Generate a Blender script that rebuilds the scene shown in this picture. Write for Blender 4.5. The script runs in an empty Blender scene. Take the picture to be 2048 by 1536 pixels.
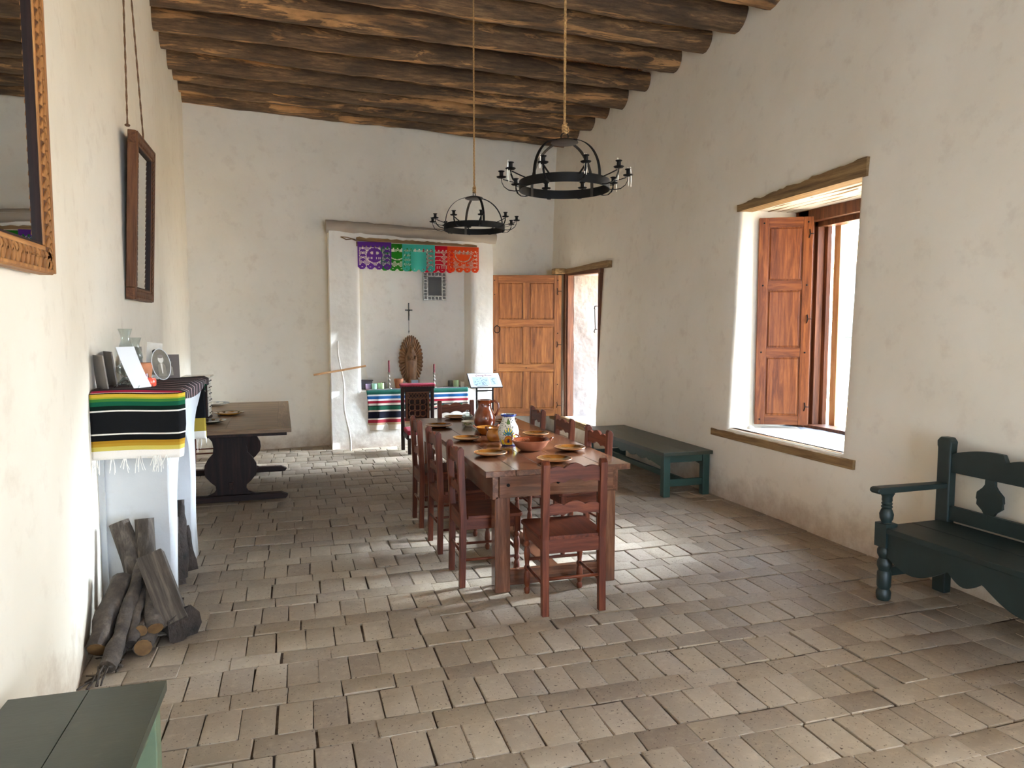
import bpy, bmesh, math, random
from mathutils import Vector, Matrix, noise
PI = math.pi
R = random.Random(7)
SC = bpy.context.scene
C = SC.collection

# ---------------------------------------------------------------- camera
F = 1420.0
cam = bpy.data.objects.new('camera', bpy.data.cameras.new('camera'))
C.objects.link(cam)
cam.data.sensor_width = 36.0
cam.data.lens = 36.0 * F / 2048.0
cam.data.clip_start = 0.05
cam.location = (0, 0, 1.65)
cam.rotation_euler = (PI / 2 - math.atan(108 / F), 0, -math.atan(434 / F))
SC.camera = cam

# ---------------------------------------------------------------- light and exposure
SC.view_settings.view_transform = 'Standard'
SC.view_settings.look = 'None'
SC.view_settings.gamma = 1.0
SC.view_settings.use_curve_mapping = False
SC.view_settings.exposure = 0.74
SC.cycles.use_denoising = True
SC.cycles.max_bounces = 10
SC.cycles.diffuse_bounces = 7
SC.cycles.glossy_bounces = 4
SC.cycles.transmission_bounces = 8
SC.cycles.transparent_max_bounces = 12
SC.cycles.sample_clamp_indirect = 8.0
SC.cycles.caustics_reflective = False
SC.cycles.caustics_refractive = False

world = bpy.data.worlds.new('sky'); SC.world = world
world.use_nodes = True
wn = world.node_tree.nodes
wn['Background'].inputs[0].default_value = (0.60, 0.77, 1.0, 1)
wn['Background'].inputs[1].default_value = 14.0

def light(name, typ, loc, rot, energy, col, **kw):
    d = bpy.data.lights.new(name, typ); d.energy = energy; d.color = col
    for k, v in kw.items(): setattr(d, k, v)
    o = bpy.data.objects.new(name, d); C.objects.link(o); o.location = loc; o.rotation_euler = rot
    return o
def aim(o, d): o.rotation_euler = Vector(d).to_track_quat('-Z', 'Y').to_euler()

sun = light('sun', 'SUN', (8, -4, 9), (0, 0, 0), 150.0, (1.0, 0.92, 0.76), angle=0.02); aim(sun, (0.34, 0.46, -0.80))
# hazy bright part of the sky facing the window and the open door
haze = light('hazy_sky', 'SUN', (12, 8, 9), (0, 0, 0), 26.0, (0.72, 0.86, 1.0), angle=0.42); aim(haze, (-0.90, -0.03, -0.36))
glow = light('horizon_glow', 'SUN', (14, 9, 4), (0, 0, 0), 2.8, (1.0, 0.91, 0.70), angle=0.55); aim(glow, (-0.92, -0.27, -0.05))
# daylight by the unseen right window; fill lamp added behind the camera
la = light('daylight_window_right', 'AREA', (4.93, .4, 1.72), (0, 0, 0), 75.0, (1.0, 0.955, 0.82), shape='RECTANGLE', size=1.4, size_y=2.0); aim(la, (-1, 0.0, 0.04))
lb = light('rear_fill_lamp', 'AREA', (1.6, -2.9, 1.5), (0, 0, 0), 14.0, (1.0, 0.95, 0.86), shape='RECTANGLE', size=2.0, size_y=2.4); aim(lb, (0, 1, 0.12))
for nm, loc, sy, sz in (('window_portal', (4.98, 5.1, 1.75), 1.5, 2.1), ('door_portal', (4.98, 9.76, 1.4), 1.3, 2.2)):
    p = light(nm, 'AREA', loc, (0, 0, 0), 1, (1, 1, 1), shape='RECTANGLE', size=sz, size_y=sy)
    p.rotation_euler = (0, PI / 2, 0); p.data.cycles.is_portal = True

# ---------------------------------------------------------------- materials
def lin(h):
    h = h.lstrip('#'); v = [int(h[i:i + 2], 16) / 255 for i in (0, 2, 4)]
    return tuple(c / 12.92 if c <= 0.04045 else ((c + 0.055) / 1.055) ** 2.4 for c in v) + (1,)
MATS = {}
class NT:
    def __init__(s, name):
        s.m = bpy.data.materials.new(name); s.m.use_nodes = True
        s.t = s.m.node_tree; s.b = s.t.nodes['Principled BSDF']; s.out = s.t.nodes['Material Output']
        MATS[name] = s.m
    def n(s, typ, **kw):
        x = s.t.nodes.new(typ)
        for k, v in kw.items(): setattr(x, k, v)
        return x
    def l(s, a, b): s.t.links.new(a, b)
    def coord(s, scale=(1, 1, 1), out='Object', rnd=False):
        tc = s.n('ShaderNodeTexCoord'); mp = s.n('ShaderNodeMapping')
        mp.inputs['Scale'].default_value = scale; s.l(tc.outputs[out], mp.inputs['Vector'])
        if rnd:
            oi = s.n('ShaderNodeObjectInfo'); mu = s.n('ShaderNodeMath', operation='MULTIPLY'); mu.inputs[1].default_value = 37.0
            s.l(oi.outputs['Random'], mu.inputs[0]); cb = s.n('ShaderNodeCombineXYZ')
            for i in range(3): s.l(mu.outputs[0], cb.inputs[i])
            s.l(cb.outputs[0], mp.inputs['Location'])
        return mp.outputs[0]
    def noise(s, vec, scale=5, detail=4, rough=.55, dist=0):
        x = s.n('ShaderNodeTexNoise'); x.inputs['Scale'].default_value = scale; x.inputs['Detail'].default_value = detail
        x.inputs['Roughness'].default_value = rough; x.inputs['Distortion'].default_value = dist
        s.l(vec, x.inputs['Vector']); return x.outputs['Fac']
    def ramp(s, fac, stops, interp='LINEAR'):
        x = s.n('ShaderNodeValToRGB'); cr = x.color_ramp; cr.interpolation = interp
        while len(cr.elements) < len(stops): cr.elements.new(0.5)
        for e, (p, c) in zip(cr.elements, stops):
            e.position = p; e.color = lin(c) if isinstance(c, str) else (c, c, c, 1)
        s.l(fac, x.inputs[0]); return x.outputs[0]
    def mix(s, f, a, b, mode='MIX'):
        x = s.n('ShaderNodeMix', data_type='RGBA', blend_type=mode)
        for sock, v in ((x.inputs[0], f), (x.inputs[6], a), (x.inputs[7], b)):
            if isinstance(v, (int, float)): sock.default_value = v
            elif isinstance(v, str): sock.default_value = lin(v)
            elif isinstance(v, tuple): sock.default_value = v
            else: s.l(v, sock)
        return x.outputs[2]
    def math(s, op, a, b=0.5, clamp=False):
        x = s.n('ShaderNodeMath', operation=op, use_clamp=clamp)
        for i, v in enumerate((a, b)):
            if isinstance(v, (int, float)): x.inputs[i].default_value = v
            else: s.l(v, x.inputs[i])
        return x.outputs[0]
    def bump(s, h, strength=.3, dist=.01, prev=None):
        x = s.n('ShaderNodeBump'); x.inputs['Strength'].default_value = strength; x.inputs['Distance'].default_value = dist
        s.l(h, x.inputs['Height'])
        if prev: s.l(prev, x.inputs['Normal'])
        s.l(x.outputs[0], s.b.inputs['Normal']); return x.outputs[0]
    def base(s, c):
        if isinstance(c, str): s.b.inputs['Base Color'].default_value = lin(c)
        else: s.l(c, s.b.inputs['Base Color'])
    def rough(s, r): s.b.inputs['Roughness'].default_value = r

def simple(name, stops, nscale=4, scale=(1, 1, 1), rough=.6, bump=0, bscale=40, bdist=.004, metal=0, rnd=True, detail=5, dist=0, coat=0):
    k = NT(name); v = k.coord(scale, rnd=rnd)
    if isinstance(stops, str): k.base(stops)
    else: k.base(k.ramp(k.noise(v, nscale, detail, .6, dist), stops))
    k.rough(rough); k.b.inputs['Metallic'].default_value = metal
    if coat: k.b.inputs['Coat Weight'].default_value = coat; k.b.inputs['Coat Roughness'].default_value = .15
    if bump: k.bump(k.noise(v, bscale, 4), bump, bdist)
    return k.m

# whitewashed adobe
def plaster(name, c1, c2, dirt, dirt_h=.35, bump=.5, dirt_amt=.75, rough_scale=1.0):
    k = NT(name); v = k.coord(rnd=False)
    big = k.noise(v, 0.9, 5, .6); fine = k.noise(v, 6, 6, .65)
    c = k.mix(k.ramp(big, [(.35, 0.0), (.7, 1.0)]), c1, c2)
    c = k.mix(k.math('MULTIPLY', k.ramp(fine, [(.55, 0.0), (.8, 1.0)]), .25), c, dirt)
    geo = k.n('ShaderNodeNewGeometry'); sp = k.n('ShaderNodeSeparateXYZ'); k.l(geo.outputs['Position'], sp.inputs[0])
    # splashed dirt where the wall meets the floor
    h = k.math('DIVIDE', sp.outputs[2], dirt_h); n2 = k.noise(v, 5, 6, .7)
    h = k.math('SUBTRACT', k.math('MULTIPLY', n2, 1.7), h, True)
    c = k.mix(k.math('MULTIPLY', h, dirt_amt, True), c, dirt)
    k.base(c); k.rough(.92); k.b.inputs['Specular IOR Level'].default_value = .15
    n1 = k.bump(k.noise(v, 2.2, 3), bump, .05 * rough_scale)
    n1 = k.bump(k.noise(v, 14, 5, .6), bump * .45, .012 * rough_scale, n1)
    k.bump(k.noise(v, 90, 3), bump * .25, .003, n1)
    return k.m
M_PLAST = plaster('whitewash', '#eae2d2', '#e0d7c5', '#a08468', bump=.3)
M_BREAST = plaster('whitewash_breast', '#ece7dd', '#e3ddd0', '#9a8068', .3, .6)
M_HEARTH = plaster('whitewash_hearth', '#bfc0c1', '#b5b5b4', '#8d7660', .12, .35, .5)
M_ROUGH = plaster('rough_white_render', '#958b86', '#776e69', '#4f4640', .1, 1.0, .4, 1.6)
M_BEAMPL = plaster('grey_plaster', '#a79b8d', '#9a8e80', '#7c6d5e', .1, .5)

# brick paving
k = NT('floor_brick'); v = k.coord(rnd=True)
geo = k.n('ShaderNodeNewGeometry'); oi = k.n('ShaderNodeObjectInfo')
pos = geo.outputs['Position']
wnz = k.n('ShaderNodeTexWhiteNoise', noise_dimensions='1D')
k.l(k.math('ADD', k.math('MULTIPLY', geo.outputs['Random Per Island'], 91.7), k.math('MULTIPLY', oi.outputs['Random'], 57.3)), wnz.inputs['W'])
bc = k.ramp(wnz.outputs[0], [(0, '#897a6a'), (.3, '#948572'), (.6, '#9c8d79'), (.85, '#a39480'), (1, '#8d7e6e')])
n1 = k.noise(pos, 1.1, 4); n2 = k.noise(pos, 22, 6, .7)
bc = k.mix(k.math('MULTIPLY', k.ramp(n1, [(.35, 0.0), (.65, 1.0)]), .5), bc, '#8b7d72')
bc = k.mix(k.math('MULTIPLY', k.ramp(n2, [(.5, 0.0), (.75, 1.0)]), .45), bc, '#b9a78f')
pit = k.ramp(k.noise(pos, 75, 2), [(.28, 0.0), (.36, 1.0)])
bc = k.mix(pit, '#4c3a2e', bc)
k.base(bc); k.rough(.62); k.b.inputs['Specular IOR Level'].default_value = .35
b1 = k.bump(n2, .7, .007); b1 = k.bump(pit, .5, .003, b1); k.bump(k.noise(pos, 6, 4), .25, .015, b1)
M_BRICK = k.m
k = NT('floor_mortar'); geo = k.n('ShaderNodeNewGeometry'); pos = geo.outputs['Position']
k.base(k.ramp(k.noise(pos, 7, 5), [(.3, '#33271e'), (.55, '#54463a'), (.75, '#8f8171')])); k.rough(.85)
k.bump(k.noise(pos, 40, 5), .6, .006); M_MORTAR = k.m

def wood(name, dark, mid, light, axis=0, rough=.45, grain=9, bump=.12, coat=0, streak=14, spec=.25):
    k = NT(name); sc = [streak, streak, streak]; sc[axis] = 1.0
    v = k.coord(tuple(sc), rnd=True)
    a = k.noise(v, 1.6, 6, .6, .8); b = k.noise(v, grain, 3, .7)
    f = k.math('ADD', k.math('MULTIPLY', a, .75), k.math('MULTIPLY', b, .25))
    k.base(k.ramp(f, [(.32, dark), (.5, mid), (.68, light)])); k.rough(rough); k.b.inputs['Specular IOR Level'].default_value = spec
    if coat: k.b.inputs['Coat Weight'].default_value = coat; k.b.inputs['Coat Roughness'].default_value = .2
    k.bump(b, bump, .003); return k.m
W = {}
def wood3(key, *a, **kw):
    for i, ax in enumerate('xyz'): W[key + ax] = wood(key + '_' + ax, *a, axis=i, **kw)
wood3('red', '#3a1a10', '#582a1a', '#764027', rough=.42)
wood3('table', '#3d2216', '#5d3826', '#7d543c', rough=.16, spec=.8, coat=.3)
wood3('dark', '#140a07', '#22120d', '#341e16', rough=.6)
wood3('door', '#54301a', '#7d4d28', '#9c6a3a', rough=.42)
wood3('shut', '#45200f', '#6d3a1b', '#8d5428', rough=.4)
wood3('frame', '#3a2015', '#5c3622', '#7c4d31', rough=.5)
wood3('lintel', '#5b4530', '#7f6443', '#9c8058', rough=.85, bump=.5)
wood3('pale', '#a9794d', '#c69768', '#dab48a', rough=.6)
wood3('mirror', '#6b4323', '#95663a', '#b78754', rough=.5)
wood3('mirrord', '#3a2316', '#573722', '#714b30', rough=.5)
wood3('trestle', '#4c3a2a', '#70583f', '#92775a', rough=.4)
wood3('weath', '#28231f', '#453d36', '#655b51', rough=.9, bump=.7)
wood3('stick', '#6b4022', '#95633a', '#b98552', rough=.85, bump=.5)
W['red_'] = W['redx']
# green painted bench wood
def paint(name, c1, c2, worn, amt=.5, rough=.45):
    k = NT(name); v = k.coord((1, 1, 1), rnd=True); n = k.noise(v, 3, 6, .65)
    c = k.mix(k.ramp(n, [(.35, 0.0), (.7, 1.0)]), c1, c2)
    w = k.ramp(k.noise(v, 9, 6, .75), [(.58, 0.0), (.72, 1.0)])
    c = k.mix(k.math('MULTIPLY', w, amt), c, worn); k.base(c); k.rough(rough)
    k.bump(k.noise(k.coord((6, 40, 6)), 2, 4), .15, .003); return k.m
M_GREEN = paint('green_paint', '#1e342e', '#294339', '#44503f', .35)
M_GREENTOP = paint('green_paint_worn', '#262c22', '#343629', '#453a2e', .6, .4)
M_OLIVE = paint('olive_paint', '#5f6c55', '#74805f', '#7d7a66', .3)
M_OLIVETOP = paint('olive_paint_top', '#34382d', '#42453a', '#575244', .4, .38)
M_SETTLE = paint('dark_green_paint', '#131f1c', '#1a2928', '#28322d', .3, .5)
# ceiling logs
k = NT('log'); v = k.coord((1, 9, 9), rnd=True)
n1 = k.noise(v, .8, 6, .65, .6); n2 = k.noise(v, 3.5, 5, .7)
c = k.ramp(n2, [(.3, '#3d2c1e'), (.5, '#6b5239'), (.72, '#957652')])
c = k.mix(k.ramp(n1, [(.53, 0.0), (.57, 1.0)]), c, '#b98a58')
c = k.mix(k.ramp(k.noise(k.coord((.6, 2, 2), rnd=True), 2.2, 5, .6), [(.40, .75), (.6, 0.0)]), c, '#3c2d20')
k.base(c); k.rough(.9); k.bump(n2, .8, .02); M_LOG = k.m
# iron, wax, glass etc.
M_IRON = simple('black_iron', [(.3, '#060505'), (.7, '#0f0d0b')], 20, rough=.6, bump=.2, bscale=60); M_IRON.node_tree.nodes['Principled BSDF'].inputs['Specular IOR Level'].default_value = .15
M_IRONB = simple('brown_iron', [(.3, '#1a1510'), (.7, '#2e261c')], 20, rough=.5)
M_WAX = simple('wax', '#efe9da', rough=.4)
M_ROPE = simple('jute', [(.3, '#7a5a34'), (.7, '#b48f5c')], 80, rough=.9, bump=.5, bscale=200)
M_ROPED = simple('dark_jute', [(.3, '#4a3322'), (.7, '#7a5a3c')], 80, rough=.9)
def glass(name, col='#ffffff', rough=.02):
    k = NT(name); tp = k.n('ShaderNodeBsdfTransparent'); gl = k.n('ShaderNodeBsdfGlossy'); lw = k.n('ShaderNodeLayerWeight'); mx = k.n('ShaderNodeMixShader')
    tp.inputs[0].default_value = lin(col); gl.inputs['Roughness'].default_value = .04; lw.inputs[0].default_value = .35
    k.l(k.math('MULTIPLY', lw.outputs['Facing'], .75), mx.inputs[0]); k.l(tp.outputs[0], mx.inputs[1]); k.l(gl.outputs[0], mx.inputs[2]); k.l(mx.outputs[0], k.out.inputs[0])
    return k.m
M_GLASS = glass('clear_glass', '#e9f0ee'); M_GLASSG = glass('green_glass', '#cfe7b0'); M_GLASSP = glass('pink_glass', '#e7b8d0')
k = NT('mirror_glass'); k.base('#e8eae8'); k.b.inputs['Metallic'].default_value = 1; k.rough(.01); M_MIRROR = k.m
M_CLAY = simple('glazed_clay', [(.35, '#523010'), (.55, '#76481a'), (.75, '#94652c')], 7, rough=.13, coat=.5, bump=.05)
M_CLAYR = simple('clay_rim', [(.35, '#7d4f2a'), (.7, '#9f6f42')], 12, rough=.3)
M_CLAYB = simple('brown_glaze', [(.35, '#54220f'), (.6, '#7a3a20'), (.8, '#8e4a2c')], 5, rough=.12, coat=.6)
M_CLAYO = simple('ochre_glaze', [(.35, '#8a4d18'), (.7, '#bd7f34')], 6, rough=.15, coat=.5)
M_CLAYM = simple('matt_clay', [(.35, '#8c5238'), (.7, '#a96d4e')], 6, rough=.5)
M_TERRA = simple('terracotta', [(.35, '#a0603c'), (.7, '#bb7a52')], 8, rough=.7, bump=.2)
M_VELVET = simple('red_velvet', [(.3, '#6e1226'), (.7, '#96203a')], 9, rough=.85)
M_SILVER = simple('pressed_tin', [(.3, '#625d56'), (.7, '#aaa498')], 30, rough=.28, metal=1, bump=.6, bscale=60)
M_BLACK = simple('black_gloss', '#0c0c0e', rough=.25)
M_DARKW = simple('dark_relief', '#140e0b', rough=.6)
M_WHITE = simple('white_paper', '#d6d8d8', rough=.7)
M_GREY = simple('grey_card', [(.3, '#6d665f'), (.7, '#857c74')], 6, rough=.7)
M_PHOTO = simple('sepia_print', [(.3, '#4a443a'), (.7, '#857d6d')], 5, rough=.35)
M_PHOTOL = simple('pale_print', [(.3, '#b9b2a4'), (.7, '#dcd7cb')], 9, rough=.4)
M_INK = simple('print_ink', '#1a222a', rough=.6)
M_REDINK = simple('red_ink', '#6a1e18', rough=.6)
M_BLUEPR = simple('pale_blue_print', '#8c9da8', rough=.5)
M_CANDR = simple('red_candle', '#6d1020', rough=.4)
M_CANDO = simple('coral_candle', [(.3, '#d8452f'), (.7, '#e8604a')], 4, rough=.25, coat=.5)
M_CANDG = simple('olive_glass', '#7c8a1e', rough=.15, coat=.6)
M_LIME = simple('pale_green_wax', '#bcd39a', rough=.3)
M_LILAC = simple('lilac_wax', '#b79fc4', rough=.3)
M_MINT = simple('mint_wax', '#a7d8c2', rough=.3)
M_FRINGE = simple('white_fringe', '#e8e4dd', rough=.9)
M_BROWNBOX = simple('dark_box', [(.3, '#22120e'), (.7, '#3a221a')], 9, rough=.35)
M_LEATHER = simple('tan_hide', [(.3, '#8a6842'), (.7, '#b08c5e')], 6, rough=.6)
M_CHAR = simple('charred_bark', [(.3, '#1b1613'), (.7, '#3c3029')], 12, rough=.95, bump=.9, bscale=30, bdist=.02)
M_BARK = simple('bark_stick', [(.3, '#2a231e'), (.55, '#463c34'), (.75, '#655a50')], 14, rough=.92, bump=.8, bscale=26, bdist=.012)
M_ENDGR = simple('end_grain', [(.3, '#563b22'), (.7, '#7a5b33')], 14, rough=.8)
M_CARVED = simple('carved_wood', [(.3, '#54371e'), (.6, '#7c5631'), (.8, '#9a7247')], 8, scale=(3, 3, 1), rough=.5, bump=.3)
M_GROUND = simple('pale_ground', [(.3, '#9c8b74'), (.7, '#b3a48d')], 3, rough=.95, bump=.5, bscale=12, bdist=.03, rnd=False)
M_HOUSE = plaster('far_house_render', '#454e57', '#5b656e', '#343c44', .8, .6)
M_STONE = simple('pale_stone', [(.3, '#565c60'), (.7, '#8a8d8c')], 4, rough=.9, bump=.5)
M_SILL = simple('sill_wash', [(.3, '#77797e'), (.6, '#9a9b9f'), (.8, '#b4b4b6')], 9, scale=(1, 3, 1), rough=.8, bump=.5, rnd=False)

def stripes(name, stops, u_bump=True):
    k = NT(name); tc = k.n('ShaderNodeUVMap'); sp = k.n('ShaderNodeSeparateXYZ'); k.l(tc.outputs[0], sp.inputs[0])
    c = k.ramp(sp.outputs[1], stops, 'CONSTANT')
    mp = k.n('ShaderNodeMapping'); mp.inputs['Scale'].default_value = (120, 700, 1); k.l(tc.outputs[0], mp.inputs[0])
    w = k.noise(mp.outputs[0], 1, 3)
    c = k.mix(k.math('MULTIPLY', w, .35), c, '#b0a8a0', 'MULTIPLY')
    k.base(c); k.rough(.95); k.b.inputs['Specular IOR Level'].default_value = .1
    k.b.inputs['Sheen Weight'].default_value = .15
    k.bump(w, .4, .002); return k.m
def paper(name, col):
    k = NT(name); t = k.t; d = k.n('ShaderNodeBsdfDiffuse'); tr = k.n('ShaderNodeBsdfTranslucent'); tp = k.n('ShaderNodeBsdfTransparent')
    d.inputs[0].default_value = lin(col); tr.inputs[0].default_value = lin(col); tp.inputs[0].default_value = lin(col)
    a = k.n('ShaderNodeMixShader'); a.inputs[0].default_value = .35; k.l(d.outputs[0], a.inputs[1]); k.l(tr.outputs[0], a.inputs[2])
    b = k.n('ShaderNodeMixShader'); b.inputs[0].default_value = .22; k.l(a.outputs[0], b.inputs[1]); k.l(tp.outputs[0], b.inputs[2])
    k.l(b.outputs[0], k.out.inputs[0]); return k.m

# ---------------------------------------------------------------- geometry helpers
class G:
    def __init__(s): s.v = []; s.f = []; s.uv = None; s.mi = []; s.cur = 0
    def add(s, vs, fs, M=None):
        o = len(s.v)
        for p in vs:
            p = Vector(p); s.v.append(tuple(M @ p) if M is not None else tuple(p))
        for f in fs: s.f.append(tuple(i + o for i in f)); s.mi.append(s.cur)
        return s
    def box(s, x0, x1, y0, y1, z0, z1, M=None):
        return s.add([(x0, y0, z0), (x1, y0, z0), (x1, y1, z0), (x0, y1, z0), (x0, y0, z1), (x1, y0, z1), (x1, y1, z1), (x0, y1, z1)],
                     [(0, 3, 2, 1), (4, 5, 6, 7), (0, 1, 5, 4), (1, 2, 6, 5), (2, 3, 7, 6), (3, 0, 4, 7)], M)
    def prism(s, pts, t0, t1, axis='y', M=None):   # outline (a,b) extruded along axis
        def P(a, b, t): return {'y': (a, t, b), 'x': (t, a, b), 'z': (a, b, t)}[axis]
        n = len(pts); vs = [P(a, b, t0) for a, b in pts] + [P(a, b, t1) for a, b in pts]
        fs = [tuple(range(n)), tuple(range(2 * n - 1, n - 1, -1))] + [(i, i + n, (i + 1) % n + n, (i + 1) % n) for i in range(n)]
        return s.add(vs, fs, M)
    def lathe(s, prof, n=20, cx=0, cy=0, M=None, caps=True, arc=2 * PI):
        vs = []; fs = []; m = len(prof); full = abs(arc - 2 * PI) < 1e-6; N = n if full else n + 1
        for r, z in prof:
            for j in range(N):
                a = arc * j / n; vs.append((cx + r * math.cos(a), cy + r * math.sin(a), z))
        for i in range(m - 1):
            for j in range(n):
                k2 = (j + 1) % N; fs.append((i * N + j, i * N + k2, (i + 1) * N + k2, (i + 1) * N + j))
        if caps and full:
            if prof[0][0] > 1e-4: fs.append(tuple(range(N - 1, -1, -1)))
            if prof[-1][0] > 1e-4: fs.append(tuple(range((m - 1) * N, m * N)))
        return s.add(vs, fs, M)
    def tube(s, pts, r, n=8, M=None, flat=None, rough=0, seed=0, closed=False):
        pts = [Vector(p) for p in pts]; m = len(pts); vs = []; fs = []; up = None
        for i, p in enumerate(pts):
            a = pts[i - 1] if (i > 0 or closed) else p; b = pts[(i + 1) % m] if (i < m - 1 or closed) else p
            t = (b - a).normalized()
            if up is None: up = Vector((0, 0, 1)) if abs(t.z) < .9 else Vector((1, 0, 0))
            sd = t.cross(up)
            if sd.length < 1e-5: sd = t.orthogonal()
            sd.normalize(); u2 = sd.cross(t).normalized(); up = u2
            rr = r(i / (m - 1)) if callable(r) else r
            for j in range(n):
                an = 2 * PI * j / n; q = rr
                if rough: q *= 1 + rough * noise.noise(Vector((p.x * 9 + seed, p.y * 9 + math.cos(an) * 1.3, p.z * 9 + math.sin(an) * 1.3 + seed)))
                fx, fy = (q, q) if flat is None else (flat[0], flat[1])
                vs.append(p + sd * math.cos(an) * fx + u2 * math.sin(an) * fy)
        for i in range(m if closed else m - 1):
            i2 = (i + 1) % m
            for j in range(n): fs.append((i * n + j, i * n + (j + 1) % n, i2 * n + (j + 1) % n, i2 * n + j))
        if not closed: fs += [tuple(range(n - 1, -1, -1)), tuple(range((m - 1) * n, m * n))]
        return s.add(vs, fs, M)
    def grid(s, nu, nv, P, M=None, uv=False, cyc=False):
        vs = [P(i / nu, j / nv) for j in range(nv + 1) for i in range(nu + 1)]
        if uv: s.uv = [(i / nu, j / nv) for j in range(nv + 1) for i in range(nu + 1)]
        fs = [(j * (nu + 1) + i, j * (nu + 1) + i + 1, (j + 1) * (nu + 1) + i + 1, (j + 1) * (nu + 1) + i) for j in range(nv) for i in range(nu)]
        return s.add(vs, fs, M)
    def strap(s, pts, w, t, M=None):   # flat bar following pts in a vertical plane through z; width is horizontal
        pts = [Vector(p) for p in pts]; vs = []; m = len(pts)
        for i, p in enumerate(pts):
            d = (pts[min(i + 1, m - 1)] - pts[max(i - 1, 0)]).normalized()
            side = d.cross(Vector((0, 0, 1)))
            hz = Vector((p.x, p.y, 0))
            if side.length < .2: side = Vector((-hz.y, hz.x, 0)) if hz.length > 1e-4 else Vector((0, 1, 0))
            side.normalize(); nn = d.cross(side).normalized()
            for a, b in ((-1, -1), (1, -1), (1, 1), (-1, 1)): vs.append(p + side * a * w / 2 + nn * b * t / 2)
        fs = [(i * 4 + j, i * 4 + (j + 1) % 4, i * 4 + 4 + (j + 1) % 4, i * 4 + 4 + j) for i in range(m - 1) for j in range(4)]
        fs += [(3, 2, 1, 0), tuple(range(4 * m - 4, 4 * m))]
        return s.add(vs, fs, M)

def mesh(name, g, mat, smooth=False, fix=True, merge=False):
    me = bpy.data.meshes.new(name); me.from_pydata(g.v, [], g.f)
    mats = mat if isinstance(mat, (list, tuple)) else [mat]
    for m in mats: me.materials.append(m)
    if len(mats) > 1: me.polygons.foreach_set('material_index', g.mi)
    if g.uv:
        ul = me.uv_layers.new(name='UVMap')
        for l in me.loops: ul.data[l.index].uv = g.uv[l.vertex_index]
    if fix or merge:
        bm = bmesh.new(); bm.from_mesh(me)
        if merge: bmesh.ops.remove_doubles(bm, verts=bm.verts, dist=2e-4)
        if fix: bmesh.ops.recalc_face_normals(bm, faces=bm.faces)
        bm.to_mesh(me); bm.free()
    if smooth:
        me.polygons.foreach_set('use_smooth', [True] * len(me.polygons))
        if smooth is not True:
            me.set_sharp_from_angle(angle=smooth)
    me.update(); return me
def obj(name, g, mat, parent=None, smooth=False, bev=0, seg=2, fix=True, merge=False, loc=None, rot=None):
    me = g if isinstance(g, bpy.types.Mesh) else mesh(name, g, mat, smooth, fix, merge)
    o = bpy.data.objects.new(name, me); C.objects.link(o)
    if parent: o.parent = parent
    if loc: o.location = loc
    if rot: o.rotation_euler = rot
    if bev:
        b = o.modifiers.new('bevel', 'BEVEL'); b.width = bev; b.segments = seg; b.limit_method = 'ANGLE'; b.angle_limit = .6
    return o
def tag(o, label, cat, group=None):
    o['label'] = label; o['category'] = cat
    if group: o['group'] = group
    return o
def thing(name, label, cat, loc=(0, 0, 0), rz=0, group=None):
    o = bpy.data.objects.new(name, None); C.objects.link(o); o.location = loc; o.rotation_euler = (0, 0, rz)
    o.empty_display_size = .05
    return tag(o, label, cat, group)
def struct(name, g, mat, **kw):
    o = obj(name, g, mat, **kw); o['kind'] = 'structure'; return o
def dup(root, loc, rz, label=None):
    r = root.copy(); C.objects.link(r); r.location = loc; r.rotation_euler = (0, 0, rz)
    if label: r['label'] = label
    for ch in list(root.children):
        c = ch.copy(); C.objects.link(c); c.parent = r
        for g2 in list(ch.children):
            d = g2.copy(); C.objects.link(d); d.parent = c
    return r
def nz(x, y, z, s=1.0): return noise.noise(Vector((x * s, y * s, z * s)))
def seglist(a, b, step, extra=()):
    n = max(1, int(round((b - a) / step))); L = [a + (b - a) * i / n for i in range(n + 1)]
    L = [q for q in L if all(abs(q - e) > step * .35 for e in extra)] + [e for e in extra if a <= e <= b]
    return sorted(set(L))
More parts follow.
